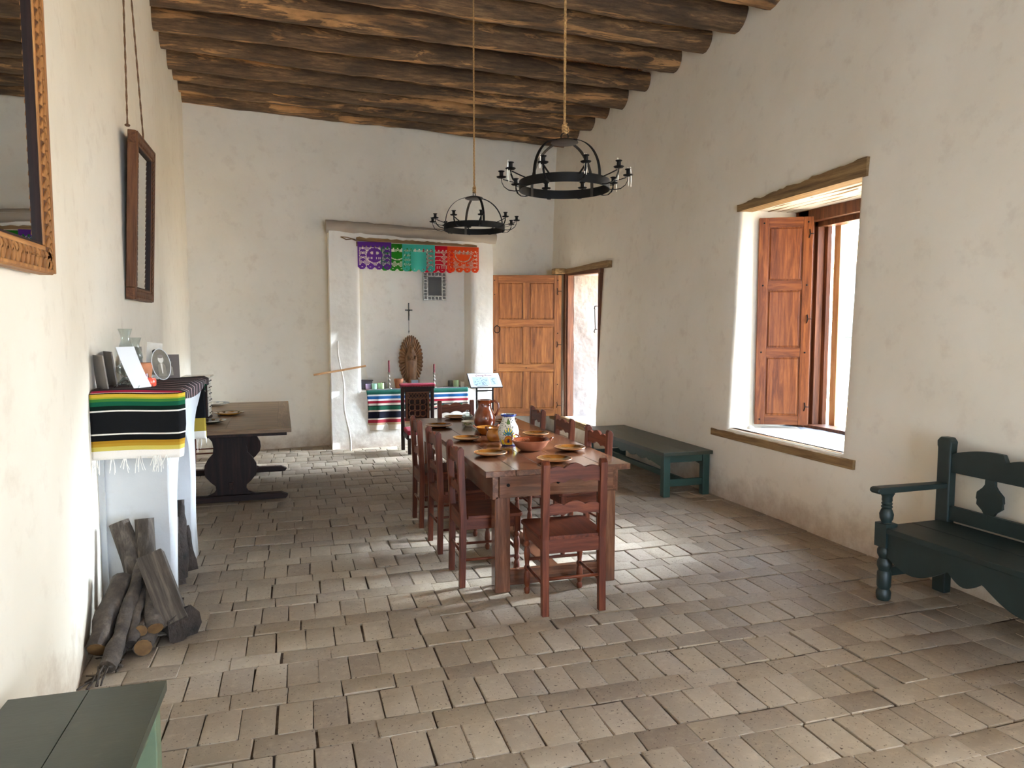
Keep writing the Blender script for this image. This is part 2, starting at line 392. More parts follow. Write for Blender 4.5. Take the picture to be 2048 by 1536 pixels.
# wall with openings. holes: (u0,u1,z0,z1,depth); P(u,z,d) -> world point, d = depth into the wall
def wall(g, u0, u1, z0, z1, P, holes=(), step=.16, r=.035):
    H = [(a - r, b + r, max(z0, c - r), d + r, dep, (a, b, c, d)) for a, b, c, d, dep in holes]
    us = seglist(u0, u1, step, [x for h in H for x in h[:2]]); zs = seglist(z0, z1, step, [x for h in H for x in h[2:4]])
    idx = {}
    for i, u in enumerate(us):
        for j, z in enumerate(zs): idx[i, j] = len(g.v); g.v.append(tuple(P(u, z, 0)))
    for i in range(len(us) - 1):
        for j in range(len(zs) - 1):
            um = (us[i] + us[i + 1]) / 2; zm = (zs[j] + zs[j + 1]) / 2
            if any(h[0] < um < h[1] and h[2] < zm < h[3] for h in H): continue
            g.f.append((idx[i, j], idx[i + 1, j], idx[i + 1, j + 1], idx[i, j + 1])); g.mi.append(0)
    for a, b, c, d, dep, (ra, rb, rc, rd) in H:
        hu = [u for u in us if a <= u <= b]; hz = [z for z in zs if c <= z <= d]
        loop = [(u, c) for u in hu] + [(b, z) for z in hz[1:]] + [(u, d) for u in hu[::-1][1:]] + [(a, z) for z in hz[::-1][1:-1]]
        rings = []
        ds = [0, r * .15, r * .45, r] + [r + (dep - r) * t / 5 for t in range(1, 6)]
        for dd in ds:
            e = r * (1 - math.sqrt(max(0, 1 - (1 - dd / r) ** 2))) if dd < r else 0
            ring = []
            for u, z in loop:
                uu = min(max(u, ra - e), rb + e); zz = min(max(z, rc - e), rd + e); ring.append(tuple(P(uu, zz, dd)))
            rings.append(ring)
        n = len(loop); o = len(g.v)
        for ring in rings: g.v.extend(ring)
        for q in range(len(rings) - 1):
            for j in range(n):
                g.f.append((o + q * n + j, o + q * n + (j + 1) % n, o + (q + 1) * n + (j + 1) % n, o + (q + 1) * n + j)); g.mi.append(0)

# ================================================================ THE SETTING
YB = 11.1
def left_x(y):
    pts = [(-3, -.93), (3.5, -.98), (4.6, -1.12), (7.1, -1.15), (7.7, -1.24), (10.3, -1.31), (12, -1.35)]
    for (a, xa), (b, xb) in zip(pts, pts[1:]):
        if y <= b: t = max(0, (y - a) / (b - a)); return xa + (xb - xa) * t
    return -1.35
def back_y(x): return 10.12 + .19 * (x + 1.3)
def wav(a, b, c): return .022 * nz(a * .7, b * .7, c * .7) + .008 * nz(a * 2.3 + 5, b * 2.3, c * 2.3)

# floor: mortar bed, bricks in alternating header and stretcher rows
g = G(); nx, ny = 110, 190
g.grid(nx, ny, lambda u, v: (-1.5 + 6.0 * u, .9 + 10.6 * v, -.011 + .010 * nz(u * 40, v * 70, 0) + .004 * nz(u * 15, v * 25, 3)))
g.box(-1.6, 4.6, -3.2, .92, -.1, -.006); g.box(-1.6, 4.6, -3.2, 11.6, -.2, -.1)
floor = struct('floor', g, M_MORTAR, smooth=.6)
def brick_geo(rg, w, l, h=.05):
    # worn paver, top 4x3 grid, rounded shoulders, origin at the middle of its top
    gg = G(); e = .0045
    xs = [-w / 2, -w / 2 + e, w / 2 - e, w / 2]; ys = [-l / 2, -l / 2 + e, l / 2 - e, l / 2]
    vs = []
    jx = [[rg.uniform(-.003, .003) for _ in range(4)] for _ in range(4)]; jy = [[rg.uniform(-.003, .003) for _ in range(4)] for _ in range(4)]
    for j in range(4):
        for i in range(4):
            edge = (i in (0, 3)) + (j in (0, 3)); z = -.0022 * edge - (.002 if edge == 2 else 0) + rg.uniform(-.0008, .0008)
            cx = xs[i] * (1 - .03 * (edge == 2)); cy = ys[j] * (1 - .03 * (edge == 2))
            vs.append((cx + jx[j][i], cy + jy[j][i], z))
    fs = [(j * 4 + i, j * 4 + i + 1, j * 4 + i + 5, j * 4 + i + 4) for j in range(3) for i in range(3)]
    loop = [0, 1, 2, 3, 7, 11, 15, 14, 13, 12, 8, 4]; o = 16
    for q in loop: vs.append((vs[q][0], vs[q][1], -h))
    for a in range(12): b = (a + 1) % 12; fs.append((loop[b], loop[a], o + a, o + b))
    gg.add(vs, fs); return gg
rgb = random.Random(3)
variants = {'h': [brick_geo(rgb, .1425, .241) for _ in range(10)], 's': [brick_geo(rgb, .2365, .142) for _ in range(10)]}
vmesh = {k2: [mesh('brick', q, M_BRICK, smooth=.5, fix=True) for q in vv] for k2, vv in variants.items()}
cy_, sy_ = math.cos(math.atan(434 / F)), math.sin(math.atan(434 / F))
def inview(x, y):
    d = y * cy_ + x * sy_; q = x * cy_ - y * sy_
    return d > .5 and abs(q / d) < .78 and (1.65 / d) < .63
bricks = []
y = 2.79 - .393 * 5; row = 0
while y < 11.3:
    for kind, dep, wid in (('s', .147, .2415), ('h', .246, .1475)):
        x = -1.45 + rgb.uniform(0, wid) - wid
        while x < 4.3:
            x += wid * rgb.uniform(.97, 1.03)
            yy = y + dep / 2 + .014 * math.sin(x * 1.3 + y * .7) + .006 * math.sin(x * 4 + row * 2.1)
            if x < left_x(yy) - .15 or yy > back_y(x) + .35: continue
            bricks.append((kind, x, yy, rgb.uniform(-.002, .002) + .006 * nz(x * 1.5, yy * 1.5, 2), rgb.uniform(-.018, .018), rgb.gauss(0, .004), rgb.gauss(0, .005)))
        y += dep; row += 1
bricks.sort(key=lambda b: (not inview(b[1], b[2]), b[1] ** 2 + b[2] ** 2))
gs = G()
for i, (kind, x, yy, dz, rz, rx, ry) in enumerate(bricks):
    vi = rgb.randrange(10)
    if i < 298 and inview(x, yy):
        obj('brick', vmesh[kind][vi], None, floor, loc=(x, yy, dz), rot=(rx, ry, rz))
    else:
        q = variants[kind][vi]; gs.add(q.v, q.f, Matrix.Translation((x, yy, dz)) @ Matrix.Rotation(rz, 4, 'Z') @ Matrix.Rotation(rx, 4, 'X') @ Matrix.Rotation(ry, 4, 'Y'))
ob = obj('brick_paving', gs, M_BRICK, floor, smooth=.5, fix=False); ob['kind'] = 'stuff'

# right wall, one metre of adobe, window, two doorways
WIN = (4.44, 5.93, .70, 2.79, .95); DOR = (9.12, 10.40, .30, 2.50, .95); DOR2 = (-.3, 1.1, .70, 2.72, .95)
def PR(u, z, d): return (4.0 + .045 * max(0, z - .5) * (1 - min(d, 1)) + d + wav(4, u, z) * (1 if d < .5 else 0), u, z)
g = G(); wall(g, -3.0, 11.5, -.05, 5.0, PR, [WIN, DOR, DOR2])
g.grid(1, 1, lambda u, v: (4.98, 11.5 - 1.1 * u, 5 * v)); g.grid(1, 1, lambda u, v: (4.98, 9.12 - 3.19 * u, 5 * v)); g.grid(1, 1, lambda u, v: (4.98, 4.44 - 3.34 * u, 5 * v))
for (a, b, c, d) in ((4.44, 5.93, -.05, .7), (4.44, 5.93, 2.79, 5), (9.12, 10.40, -.05, .3), (9.12, 10.4, 2.5, 5), (-.3, 1.1, 2.72, 5), (-.3, 1.1, -.05, .7), (-3, -.3, -.05, 5)):
    g.grid(1, 1, lambda u, v, a=a, b=b, c=c, d=d: (4.98, a + (b - a) * u, c + (d - c) * v))
wall_right = struct('wall_right', g, M_PLAST, smooth=.7, fix=False, merge=True)
g = G(); wall(g, -3.0, 12, -.05, 5.0, lambda u, z, d: (left_x(u) + wav(-1, u, z) * .6, u, z), step=.14)
g.box(-2.2, -1.6, -3, 12, -.1, 5.0)
wall_left = struct('wall_left', g, M_PLAST, smooth=.7, fix=False)
g = G(); wall(g, -1.5, 5.0, -.05, 5.0, lambda u, z, d: (u, back_y(u) + wav(u, 10, z), z), step=.16)
g.box(-1.6, 5.0, 11.8, 12, -.1, 5)
wall_back = struct('wall_back', g, M_PLAST, smooth=.7, fix=False)
g = G(); wall(g, -1.5, 5.0, -.05, 5.0, lambda u, z, d: (u, -3.0 + d, z), [(.6, 2.6, .02, 2.6, .01)], step=.5)
struct('wall_front', g, M_PLAST, fix=False)
# ceiling: roof deck, round logs, split sticks
g = G(); g.box(-1.7, 5.3, -3.2, 12.0, 4.93, 5.15)
ceiling = struct('ceiling', g, W['sticky'])
yR = [10.85, 10.36, 9.80, 9.26, 8.72, 8.10, 7.36, 6.78, 6.22, 5.66, 5.12, 4.6, 4.05, 3.5, 2.95, 2.4, 1.85, 1.3, .7, .1, -.6, -1.3, -2, -2.6]
yL = [10.12, 9.75, 9.30, 8.85, 8.32, 7.78, 7.20, 6.62, 6.06, 5.52, 5.0, 4.5, 3.95, 3.4, 2.9, 2.35, 1.8, 1.25, .65, .1, -.6, -1.3, -2, -2.6]
rads = [.115, .12, .13, .115, .13, .12, .145, .13, .15, .14, .13, .14]
rl = random.Random(11)
for i, (a, b) in enumerate(zip(yR, yL)):
    r0 = rads[i % 12]; sd = i * 3.7; n = 44 if i < 12 else 18; ns = 14
    gg = G(); pts = []
    flip = rl.random() < .5; sag = rl.uniform(-.015, .02)
    for q in range(n + 1):
        t = q / n; x = -1.42 + t * 5.85
        pts.append((x, (b - (a + b) / 2) * (1 - t) + (a - (a + b) / 2) * t + .03 * nz(x * .8, sd, 0), -sag * math.sin(PI * t) + .02 * nz(x * .9, sd, 4)))
    gg.tube(pts, lambda t: r0 * (1.08 - .14 * (t if flip else 1 - t)), ns, rough=.11, seed=sd)
    obj('log', gg, M_LOG, ceiling, smooth=.9, loc=(0, (a + b) / 2, 4.55 + r0))
def stick_geo(rg, ln, r):
    gg = G(); n = 5; N = 5; vs = []; fs = []
    for q in range(n):
        t = q / (n - 1)
        for j in range(N):
            an = 2 * PI * j / N; rr = r * rg.uniform(.8, 1.15); vs.append((rr * math.cos(an) + .006 * math.sin(t * 5), (t - .5) * ln, rr * .6 * math.sin(an)))
    for q in range(n - 1):
        for j in range(N): fs.append((q * N + j, q * N + (j + 1) % N, (q + 1) * N + (j + 1) % N, (q + 1) * N + j))
    gg.add(vs, fs); return gg
sticks = [stick_geo(rl, .78, .03) for _ in range(8)]; smesh = [mesh('stick', q, W['sticky'], smooth=.8) for q in sticks]
gs = G(); cnt = 0
for i in range(len(yR) - 1):
    x = -1.4; sgn = 1 if i % 2 else -1
    while x < 4.4:
        t = (x + 1.4) / 5.8; ym = (yL[i] + yL[i + 1]) / 2 * (1 - t) + (yR[i] + yR[i + 1]) / 2 * t
        rz = sgn * (.5 + rl.uniform(-.07, .07)); vi = rl.randrange(8); z = 4.865 + rl.uniform(-.012, .012)
        if 7 <= i <= 9 and cnt < 299: obj('stick', smesh[vi], None, ceiling, loc=(x, ym, z), rot=(0, 0, rz)); cnt += 1
        else: gs.add(sticks[vi].v, sticks[vi].f, Matrix.Translation((x, ym, z)) @ Matrix.Rotation(rz, 4, 'Z'))
        x += rl.uniform(.056, .066)
ob = obj('stick_layer', gs, W['sticky'], ceiling, smooth=.8, fix=False); ob['kind'] = 'stuff'

# chimney breast with the altar niche
bx0, bx1 = .47, 2.82
def PB(u, z, d): return (u + (.03 * nz(0, 0, z * 1.5) if d == 0 else 0) * (1 if u < .6 else 0), 10.06 + .06 * (u - .47) - .06 * max(0, .5 - z) * (1 if d == 0 else 0) + d + wav(u, 3, z) * 1.1, z)
g = G(); wall(g, bx0, bx1, -.02, 3.06, PB, [(.88, 2.49, .80, 2.80, .48)], step=.12, r=.05)
g.grid(14, 18, lambda u, v: (.78 + 1.85 * u, 10.06 + .06 * (.3 + 1.8 * u) + .47 + .4 * wav(u * 2, 8, v * 2), .7 + 2.2 * v))
for sx in (bx0, bx1):
    y0 = 10.06 + .06 * (sx - .47)
    g.grid(8, 20, lambda u, v, sx=sx, y0=y0: (sx + (.03 * nz(0, 0, (-.02 + 3.08 * v) * 1.5) if sx < 1 and u == 0 else 0), (PB(sx, -.02 + 3.08 * v, 0)[1] if u == 0 else y0 + u * .9), -.02 + 3.08 * v))
g.grid(2, 2, lambda u, v: (bx0 + (bx1 - bx0) * u, 10.06 + 1.0 * v, 3.06))
obj('chimney_breast', g, M_BREAST, wall_back, smooth=.8, fix=False, merge=True)
g = G(); n = 26
g.tube([(.44 + 2.42 * t / n, 10.12 + .07 * t / n, 3.06 - .07 * t / n + .01 * nz(t * .4, 0, 0)) for t in range(n + 1)], lambda t: .088 - .012 * t, 14, rough=.15)
obj('beam', g, M_BEAMPL, wall_back, smooth=.9)
# ragged wood lintel over the niche
g = G(); top = []; bot = []
for i in range(41):
    t = i / 40; x = .84 + 1.70 * t
    top.append((x, 2.918 - .048 * t + .016 * nz(x * 14, 2, 0) + .008 * nz(x * 40, 1, 0)))
pts = [(.84, 2.80), (2.54, 2.79)] + top[::-1]
g.prism(pts, 10.03, 10.12); g.tube([(.63, 10.04, 2.915), (.70, 10.03, 2.88), (.78, 10.03, 2.89), (.86, 10.05, 2.86)], .008, 5); g.tube([(.63, 10.04, 2.915), (.72, 10.03, 2.91), (.83, 10.05, 2.885)], .006, 5)
obj('lintel', g, W['lintelx'], wall_back)

# window 1: sill board, lintel poles, frame, shutter
def outline_rag(y0, y1, zb0, zb1, zt0, zt1, amp, n=36, seed=0):
    P = [(y0, zb0), (y1, zb1)]
    for i in range(n + 1):
        t = 1 - i / n; yy = y0 + (y1 - y0) * t; P.append((yy, zt0 + (zt1 - zt0) * t + amp * nz(yy * 6, seed, 0) + amp * .6 * nz(yy * 25, seed, 1)))
    return P
win = struct('window_1', G().prism([(4.40, 2.835), (4.40, 2.79), (5.97, 2.78), (5.97, 2.835)], 4.75, 5.0, 'x'), W['framey'], bev=.004)
g = G(); g.prism(outline_rag(4.36, 5.97, 2.79, 2.775, 2.93, 2.835, .018), 4.075, 4.22, 'x'); obj('lintel', g, W['lintely'], win)
for i in range(6):
    x = 4.29 + i * .105; gg = G(); gg.tube([(0, -.82 + 1.64 * t / 8, .008 * nz(t, i, 0)) for t in range(9)], .047, 9, rough=.25, seed=i)
    obj('pole', gg, W['lintely'], win, smooth=.9, loc=(x, 5.18, 2.835))
g = G(); g.prism(outline_rag(4.29, 6.20, .60, .602, .672, .668, .007, seed=4), 3.985, 4.10, 'x'); obj('sill_board', g, W['lintely'], win, bev=.003)
g = G(); g.grid(14, 22, lambda u, v: (4.045 + .9 * u, 4.42 + 1.53 * v, .69 + .012 * nz(u * 3, v * 4, 0) + .006 * nz(u * 9, v * 12, 0) + .02 * u)); obj('sill', g, M_SILL, win, smooth=True)
g = G(); g.box(4.03, 4.09, 4.46, 5.95, .67, .70); obj('sill_edge', g, W['paley'], win, bev=.004)
# stepped frame
g = G()
for (xa, xb, yj, w) in ((4.72, 4.80, 5.80, .13), (4.80, 4.88, 5.76, .17), (4.88, 4.93, 5.72, .21)):
    g.box(xa, xb, yj - .05, 5.95, .70, 2.80)
g.box(4.72, 4.93, 4.42, 4.53, .70, 2.80)
g.box(4.72, 4.80, 4.45, 5.9, 2.68, 2.80); g.box(4.80, 4.93, 4.45, 5.9, 2.63, 2.78)
g.box(4.74, 4.93, 4.45, 5.9, .70, .735)
obj('window_frame', g, W['framez'], win, bev=.005)
g = G(); g.box(4.93, 5.02, 5.56, 5.64, .72, 2.72); g.box(4.93, 5.02, 4.45, 4.50, .72, 2.72); obj('outer_frame', g, W['palez'], win, bev=.004)
# shutter, hinged on the frame, swung against the reveal
def panelled(parent, w, h, cols, rows, fr, th, key, stile=None, rails=None):
    st = stile or fr; zc = rails or [h * i / rows for i in range(rows + 1)]
    for x0 in ([0, w - st]): obj('stile', G().box(x0, x0 + st, 0, th, 0, h), W[key + 'z'], parent, bev=.004)
    edges = []
    for i, z in enumerate(zc):
        a = z if i == 0 else (z - fr if i == len(zc) - 1 else z - fr / 2); edges.append((a, a + fr))
        obj('rail', G().box(st, w - st, .002, th - .002, a, a + fr), W[key + 'x'], parent, bev=.003)
    cw = (w - 2 * st - (cols - 1) * fr * .85) / cols
    for j in range(cols):
        x0 = st + j * (cw + fr * .85)
        for i in range(len(edges) - 1):
            za, zb = edges[i][1], edges[i + 1][0]
            gg = G(); e = .011
            gg.box(x0, x0 + cw, th * .35, th * .65, za, zb)
            for s2, ya in ((-1, th * .35), (1, th * .65)):
                yb = ya + s2 * .008
                gg.add([(x0 + e, ya, za + e), (x0 + cw - e, ya, za + e), (x0 + cw - e, ya, zb - e), (x0 + e, ya, zb - e), (x0 + 2 * e, yb, za + 2 * e), (x0 + cw - 2 * e, yb, za + 2 * e), (x0 + cw - 2 * e, yb, zb - 2 * e), (x0 + 2 * e, yb, zb - 2 * e)],
                       [(4, 5, 6, 7), (0, 1, 5, 4), (1, 2, 6, 5), (2, 3, 7, 6), (3, 0, 4, 7)])
            obj('panel', gg, W[key + 'z'], parent)
            if j < cols - 1: obj('mullion', G().box(x0 + cw, x0 + cw + fr * .85, .002, th - .002, za, zb), W[key + 'z'], parent, bev=.003)
def studs(parent, pts, yf):
    for x, z in pts:
        gg = G(); gg.lathe([(0.009, 0), (.007, .004), (.0005, .006)], 8); gg.v = [(a, -c, b) for a, b, c in gg.v]
        obj('stud', gg, M_IRON, parent, loc=(x, yf, z), smooth=True)
sh = thing('window_shutter', 'tall brown three-panel wooden shutter folded open inside the window recess', 'shutter', (4.27, 5.885, .735), math.atan2(5.64 - 5.885, 4.69 - 4.27))
panelled(sh, .485, 1.98, 1, 3, .088, .035, 'shut', rails=[0, .70, 1.34, 1.98])
studs(sh, [(.045, .05), (.045, .70), (.045, 1.34), (.045, 1.93), (.44, 1.93), (.44, .70), (.44, 1.34)], 0)
for z in (1.82, 1.02, .18):
    gg = G(); gg.tube([(.452, -.004, z + .04), (.458, -.008, z), (.447, -.005, z - .04)], .005, 6); gg.tube([(.458, -.006, z), (.49, -.004, z)], .004, 6); obj('hinge', gg, M_IRON, sh, smooth=True)
tag(obj('fallen_cloth', G().lathe([(.03, 0), (.036, .012), (.02, .026), (.004, .034)], 9), M_FRINGE, smooth=True, loc=(4.19, 5.83, .70)), 'small white crumpled scrap on the window sill below the shutter', 'scrap')

# door 1: lintel, threshold, frame; the leaf is a child of the door
dor = struct('door_1', G().prism([(9.08, 2.5), (9.08, 2.44), (10.45, 2.49), (10.45, 2.55)], 4.05, 4.20, 'x'), W['framey'], bev=.004)
g = G(); g.prism([(8.82, 2.49), (8.82, 2.585), (9.3, 2.59), (10.0, 2.585), (10.7, 2.60), (10.76, 2.58), (10.74, 2.53), (10.4, 2.515), (9.5, 2.51)], 4.03, 4.2, 'x'); obj('lintel', g, W['lintely'], dor, bev=.006)
g = G(); g.prism([(8.95, .19), (8.95, .285), (10.7, .30), (10.95, .27), (10.9, .20)], 3.975, 4.22, 'x'); obj('threshold', g, W['lintely'], dor, bev=.006)
g = G(); g.box(4.06, 4.16, 10.33, 10.41, .29, 2.52); g.box(4.03, 4.07, 10.36, 10.44, .29, 2.52); g.box(4.04, 4.14, 9.085, 9.14, .29, 2.50); obj('door_frame', g, W['framez'], dor, bev=.004)
g = G(); g.grid(12, 26, lambda u, v: (4.17 + .85 * u, 10.345 - .02 * u + .02 * nz(u * 3, v * 9, 0) + .012 * nz(u * 9, v * 22, 1), .28 + 2.25 * v)); obj('reveal', g, M_ROUGH, dor, smooth=True)
g = G(); g.grid(8, 10, lambda u, v: (4.15 + .9 * u, 9.1 + 1.35 * v, .30 + .008 * nz(u * 4, v * 5, 0))); obj('door_step', g, M_ROUGH, dor, smooth=True)
for z in (1.66, 1.98):
    gg = G(); gg.tube([(4.03, 9.13, z), (3.995, 9.125, z), (3.985, 9.13, z - .03), (4.0, 9.14, z - .045)], .006, 6); obj('latch', gg, M_IRON, dor, smooth=True)
gg = G(); gg.tube([(4.0, 9.13, 1.66), (3.99, 9.13, 1.98)], .005, 6); obj('latch_bar', gg, M_IRON, dor)
LEAFW = 1.10; ld = (-.956, .292)
leaf = thing('door_leaf', 'open six-panel honey brown wooden door swung against the far wall', 'door', (3.985 + ld[0] * LEAFW, 10.40 + ld[1] * LEAFW, .30), math.atan2(-ld[1], -ld[0]))
panelled(leaf, LEAFW, 2.20, 2, 3, .115, .045, 'door', rails=[0, .76, 1.46, 2.20])
studs(leaf, [(.06, .72), (.06, 1.9), (.06, 2.12), (1.04, 1.9), (1.04, 2.12), (1.04, 1.3), (1.04, .5), (.55, .76)], 0)
gg = G(); gg.tube([(.095 + .045 * math.cos(a), -.014, 1.36 + .055 * math.sin(a)) for a in [2 * PI * i / 18 for i in range(18)]], .0065, 6, closed=True); gg.tube([(.095, .0, 1.415), (.095, -.02, 1.418)], .01, 6); obj('ring_handle', gg, M_IRON, leaf, smooth=True)
for z in (1.95, 1.12, .17):
    gg = G(); gg.tube([(1.03, -.004, z + .05), (1.04, -.012, z + .01), (1.03, -.005, z - .04)], .005, 6); gg.tube([(1.04, -.008, z), (1.10, -.004, z)], .004, 6); obj('hinge', gg, M_IRON, leaf, smooth=True)
# pivot block above the leaf
obj('pivot_block', G().box(3.86, 4.05, 10.36, 10.52, 2.515, 2.60), W['lintely'], dor, bev=.012)

# ================================================================ OUTSIDE THE WINDOW
g = G(); g.grid(30, 40, lambda u, v: (5.02 + 24 * u, -8 + 34 * v, .12 + .05 * nz(u * 20, v * 20, 0)))
struct('ground', g, M_GROUND, smooth=True)
hs = thing('far_house', 'pale plastered house with small shuttered windows across the yard outside the window', 'house', (12.0, 13.0, 0))
g = G(); wall(g, -.75, 8, 0, 3.7, lambda u, z, d: (d + .05 * nz(u, z, 0), u, z), [(.3, 1.5, 1.9, 3.1, .25), (3.0, 4.2, 1.9, 3.1, .25)], step=.5, r=.04)
obj('wall', g, M_HOUSE, hs, fix=False)
for yc in (.9, 3.6):
    f = obj('window', G().box(.18, .24, yc - .62, yc + .62, 1.88, 3.12), W['palez'], hs)
    for a in (0, 1):
        for b in (0, 1, 2): obj('pane', G().box(.15, .19, yc - .58 + a * .6, yc - .02 + a * .6, 1.94 + b * .39, 2.29 + b * .39), M_WHITE, f)
obj('ledge', G().box(-.12, .1, -.75, 8, 1.50, 1.62), M_HOUSE, hs, bev=.02)
obj('cornice', G().box(-.25, .1, -.85, 8, 3.12, 3.7), M_GROUND, hs, bev=.02)
gs = G(); rr = random.Random(5)
for i in range(60):
    cx, cy, q = -.5 + rr.uniform(-.6, .35), rr.uniform(-.5, 6), rr.uniform(.08, .22)
    gg = G(); gg.lathe([(q * .5, -q * .5), (q, 0), (q * .8, q * .5), (.01, q * .7)], 7); gs.add([(cx + a * rr.uniform(.8, 1.2), cy + b * rr.uniform(.8, 1.2), .2 + c) for a, b, c in gg.v], gg.f)
ob = obj('rubble', gs, M_STONE, hs); ob['kind'] = 'stuff'

# ================================================================ CHAIRS
def scallop(w, z0, z1, top=True, bot=True, n=28, amp=.028):
    def f(t):   # profile with a middle arch, two cusps and side lobes
        a = abs(t - .5) * 2
        return amp * (1 - (a / .42) ** 2) if a < .42 else amp * (.45 - ((a - .70) / .28) ** 2 * .45)
    T = [(-w / 2 + w * i / n, z1 + (f(i / n) if top else 0)) for i in range(n + 1)]
    B = [(-w / 2 + w * i / n, z0 + (f(i / n) * .8 if bot else 0)) for i in range(n + 1)]
    return B + T[::-1]
def turned(h):
    return [(.013, 0), (.017, .01), (.019, .03), (.012, .045), (.018, .06), (.022, .09), (.019, .13), (.013, .15), (.02, .163), (.02, .172), (.013, .185), (.017, .22), (.021, .26), (.018, .29), (.012, .305), (.021, .318), (.021, .328), (.014, .34), (.019, .352), (.019, h)]
def make_chair(label):
    t = thing('dining_chair', label, 'chair', group='red-brown dining chairs around the long table')
    w = .175
    for s in (-1, 1):
        g = G(); g.prism([(-.20, 0), (-.162, 0), (-.15, .45), (-.168, .895), (-.18, .91), (-.196, .905), (-.212, .885), (-.192, .45)], s * w - .021, s * w + .021, 'x')
        obj('back_post', g, W['redz'], t, bev=.003)
        g = G(); g.lathe(turned(.40), 14, s * w, .185); g.box(s * w - .02, s * w + .02, .165, .205, .345, .445); obj('leg', g, W['redz'], t, smooth=.7)
        obj('seat_rail', G().box(s * w - .014, s * w + .014, -.155, .17, .375, .445), W['redy'], t, bev=.002)
        g = G(); g.tube([(s * w, -.17, .175), (s * w, .185, .175)], .0095, 7); obj('stretcher', g, W['redy'], t, smooth=True)
    obj('seat', G().prism([(-.165, -.16), (.165, -.16), (.165, -.19), (.19, -.19)][:0] + [(-.152, -.185), (.152, -.185), (.152, -.145), (.205, -.145), (.21, .205), (.19, .222), (-.19, .222), (-.21, .205), (-.205, -.145), (-.152, -.145)], .445, .468, 'z'), W['redy'], t, bev=.004)
    obj('seat_rail', G().box(-.155, .155, -.185, -.158, .365, .447), W['redx'], t, bev=.002)
    obj('seat_rail', G().box(-.155, .155, .165, .192, .375, .445), W['redx'], t, bev=.002)
    g = G(); g.prism(scallop(.31, .775, .86), -.192, -.17); obj('top_rail', g, W['redx'], t, bev=.0015)
    g = G(); g.prism(scallop(.31, .585, .645, amp=.022), -.186, -.166); obj('middle_rail', g, W['redx'], t, bev=.0015)
    g = G(); g.tube([(-w, .185, .22), (w, .185, .22)], .0095, 7); obj('stretcher', g, W['redx'], t, smooth=True)
    g = G(); g.tube([(-w, -.178, .215), (w, -.178, .215)], .0095, 7); obj('stretcher', g, W['redx'], t, smooth=True)
    return t
ch = make_chair('nearest red-brown chair at the near end of the table with its back to us')
ch.location = (1.53, 3.94, 0); ch.rotation_euler = (0, 0, -.03)
for x, y, rz, lab in [(1.18, 4.53, -PI / 2 - .02, 'nearest of the three red-brown chairs on the left side of the table'),
                      (1.17, 5.25, -PI / 2 + .02, 'middle red-brown chair on the left side of the table'),
                      (1.16, 5.97, -PI / 2, 'farthest red-brown chair on the left side of the table'),
                      (2.02, 4.95, PI / 2 + .05, 'nearest of the three red-brown chairs on the right side, beside the green bench'),
                      (2.02, 5.68, PI / 2, 'middle red-brown chair on the right side of the table'),
                      (2.03, 6.42, PI / 2 - .04, 'farthest red-brown chair on the right side, under the open door'),
                      (1.62, 7.13, PI + .03, 'red-brown chair at the far end of the long table, facing us')]:
    dup(ch, (x, y, 0), rz, lab)
c9 = dup(ch, (-1.03, 9.30, 0), -PI / 2 + .05, 'red-brown chair half hidden behind the dark trestle table by the wall')
if 'group' in c9: del c9['group']

# ================================================================ LONG TABLE
t = thing('dining_table', 'long red-brown wooden dining table laid with brown clay plates', 'table', (1.577, 5.48, 0))
x0, x1, y0, y1 = -.485, .485, -1.36, 1.36
for i in range(5):
    a = x0 + (x1 - x0) * i / 5; obj('top_plank', G().box(a + .0008, a + (x1 - x0) / 5 - .0008, y0, y1, .752, .79), W['tabley'], t, bev=.003)
for sx in (-1, 1):
    for sy in (-1, 1):
        obj('leg', G().box(sx * .36 - .05, sx * .36 + .05, sy * 1.255 - .045, sy * 1.255 + .045, 0, .62), W['tablez'], t, bev=.006)
    obj('side_apron', G().box(sx * .405 - .02, sx * .405 + .02, -1.30, 1.30, .60, .752), W['tabley'], t, bev=.004)
for sy in (-1, 1):
    obj('end_apron', G().box(-.385, .385, sy * 1.30 - .02, sy * 1.30 + .02, .61, .752), W['tablex'], t, bev=.004)
    obj('low_rail', G().box(-.31, .31, sy * 1.22 - .02, sy * 1.22 + .02, .02, .12), W['tablex'], t, bev=.004)
obj('low_stretcher', G().box(-.05, .05, -1.2, 1.2, .075, .115), W['tabley'], t, bev=.004)
for x in (-.33, .0, .33):
    gg = G(); gg.lathe([(.011, 0), (.011, .004), (.004, .006)], 8); gg.v = [(a, -c, b) for a, b, c in gg.v]; obj('bolt', gg, M_IRON, t, loc=(x, -1.321, .69), smooth=True)

TZ = .791
def lathe_thing(name, label, cat, prof, mat, loc, group=None, n=28, rz=0, scale=None):
    o = obj(name, G().lathe(prof, n), mat, smooth=.8, loc=loc, rot=(0, 0, rz)); tag(o, label, cat, group)
    if scale: o.scale = scale
    return o
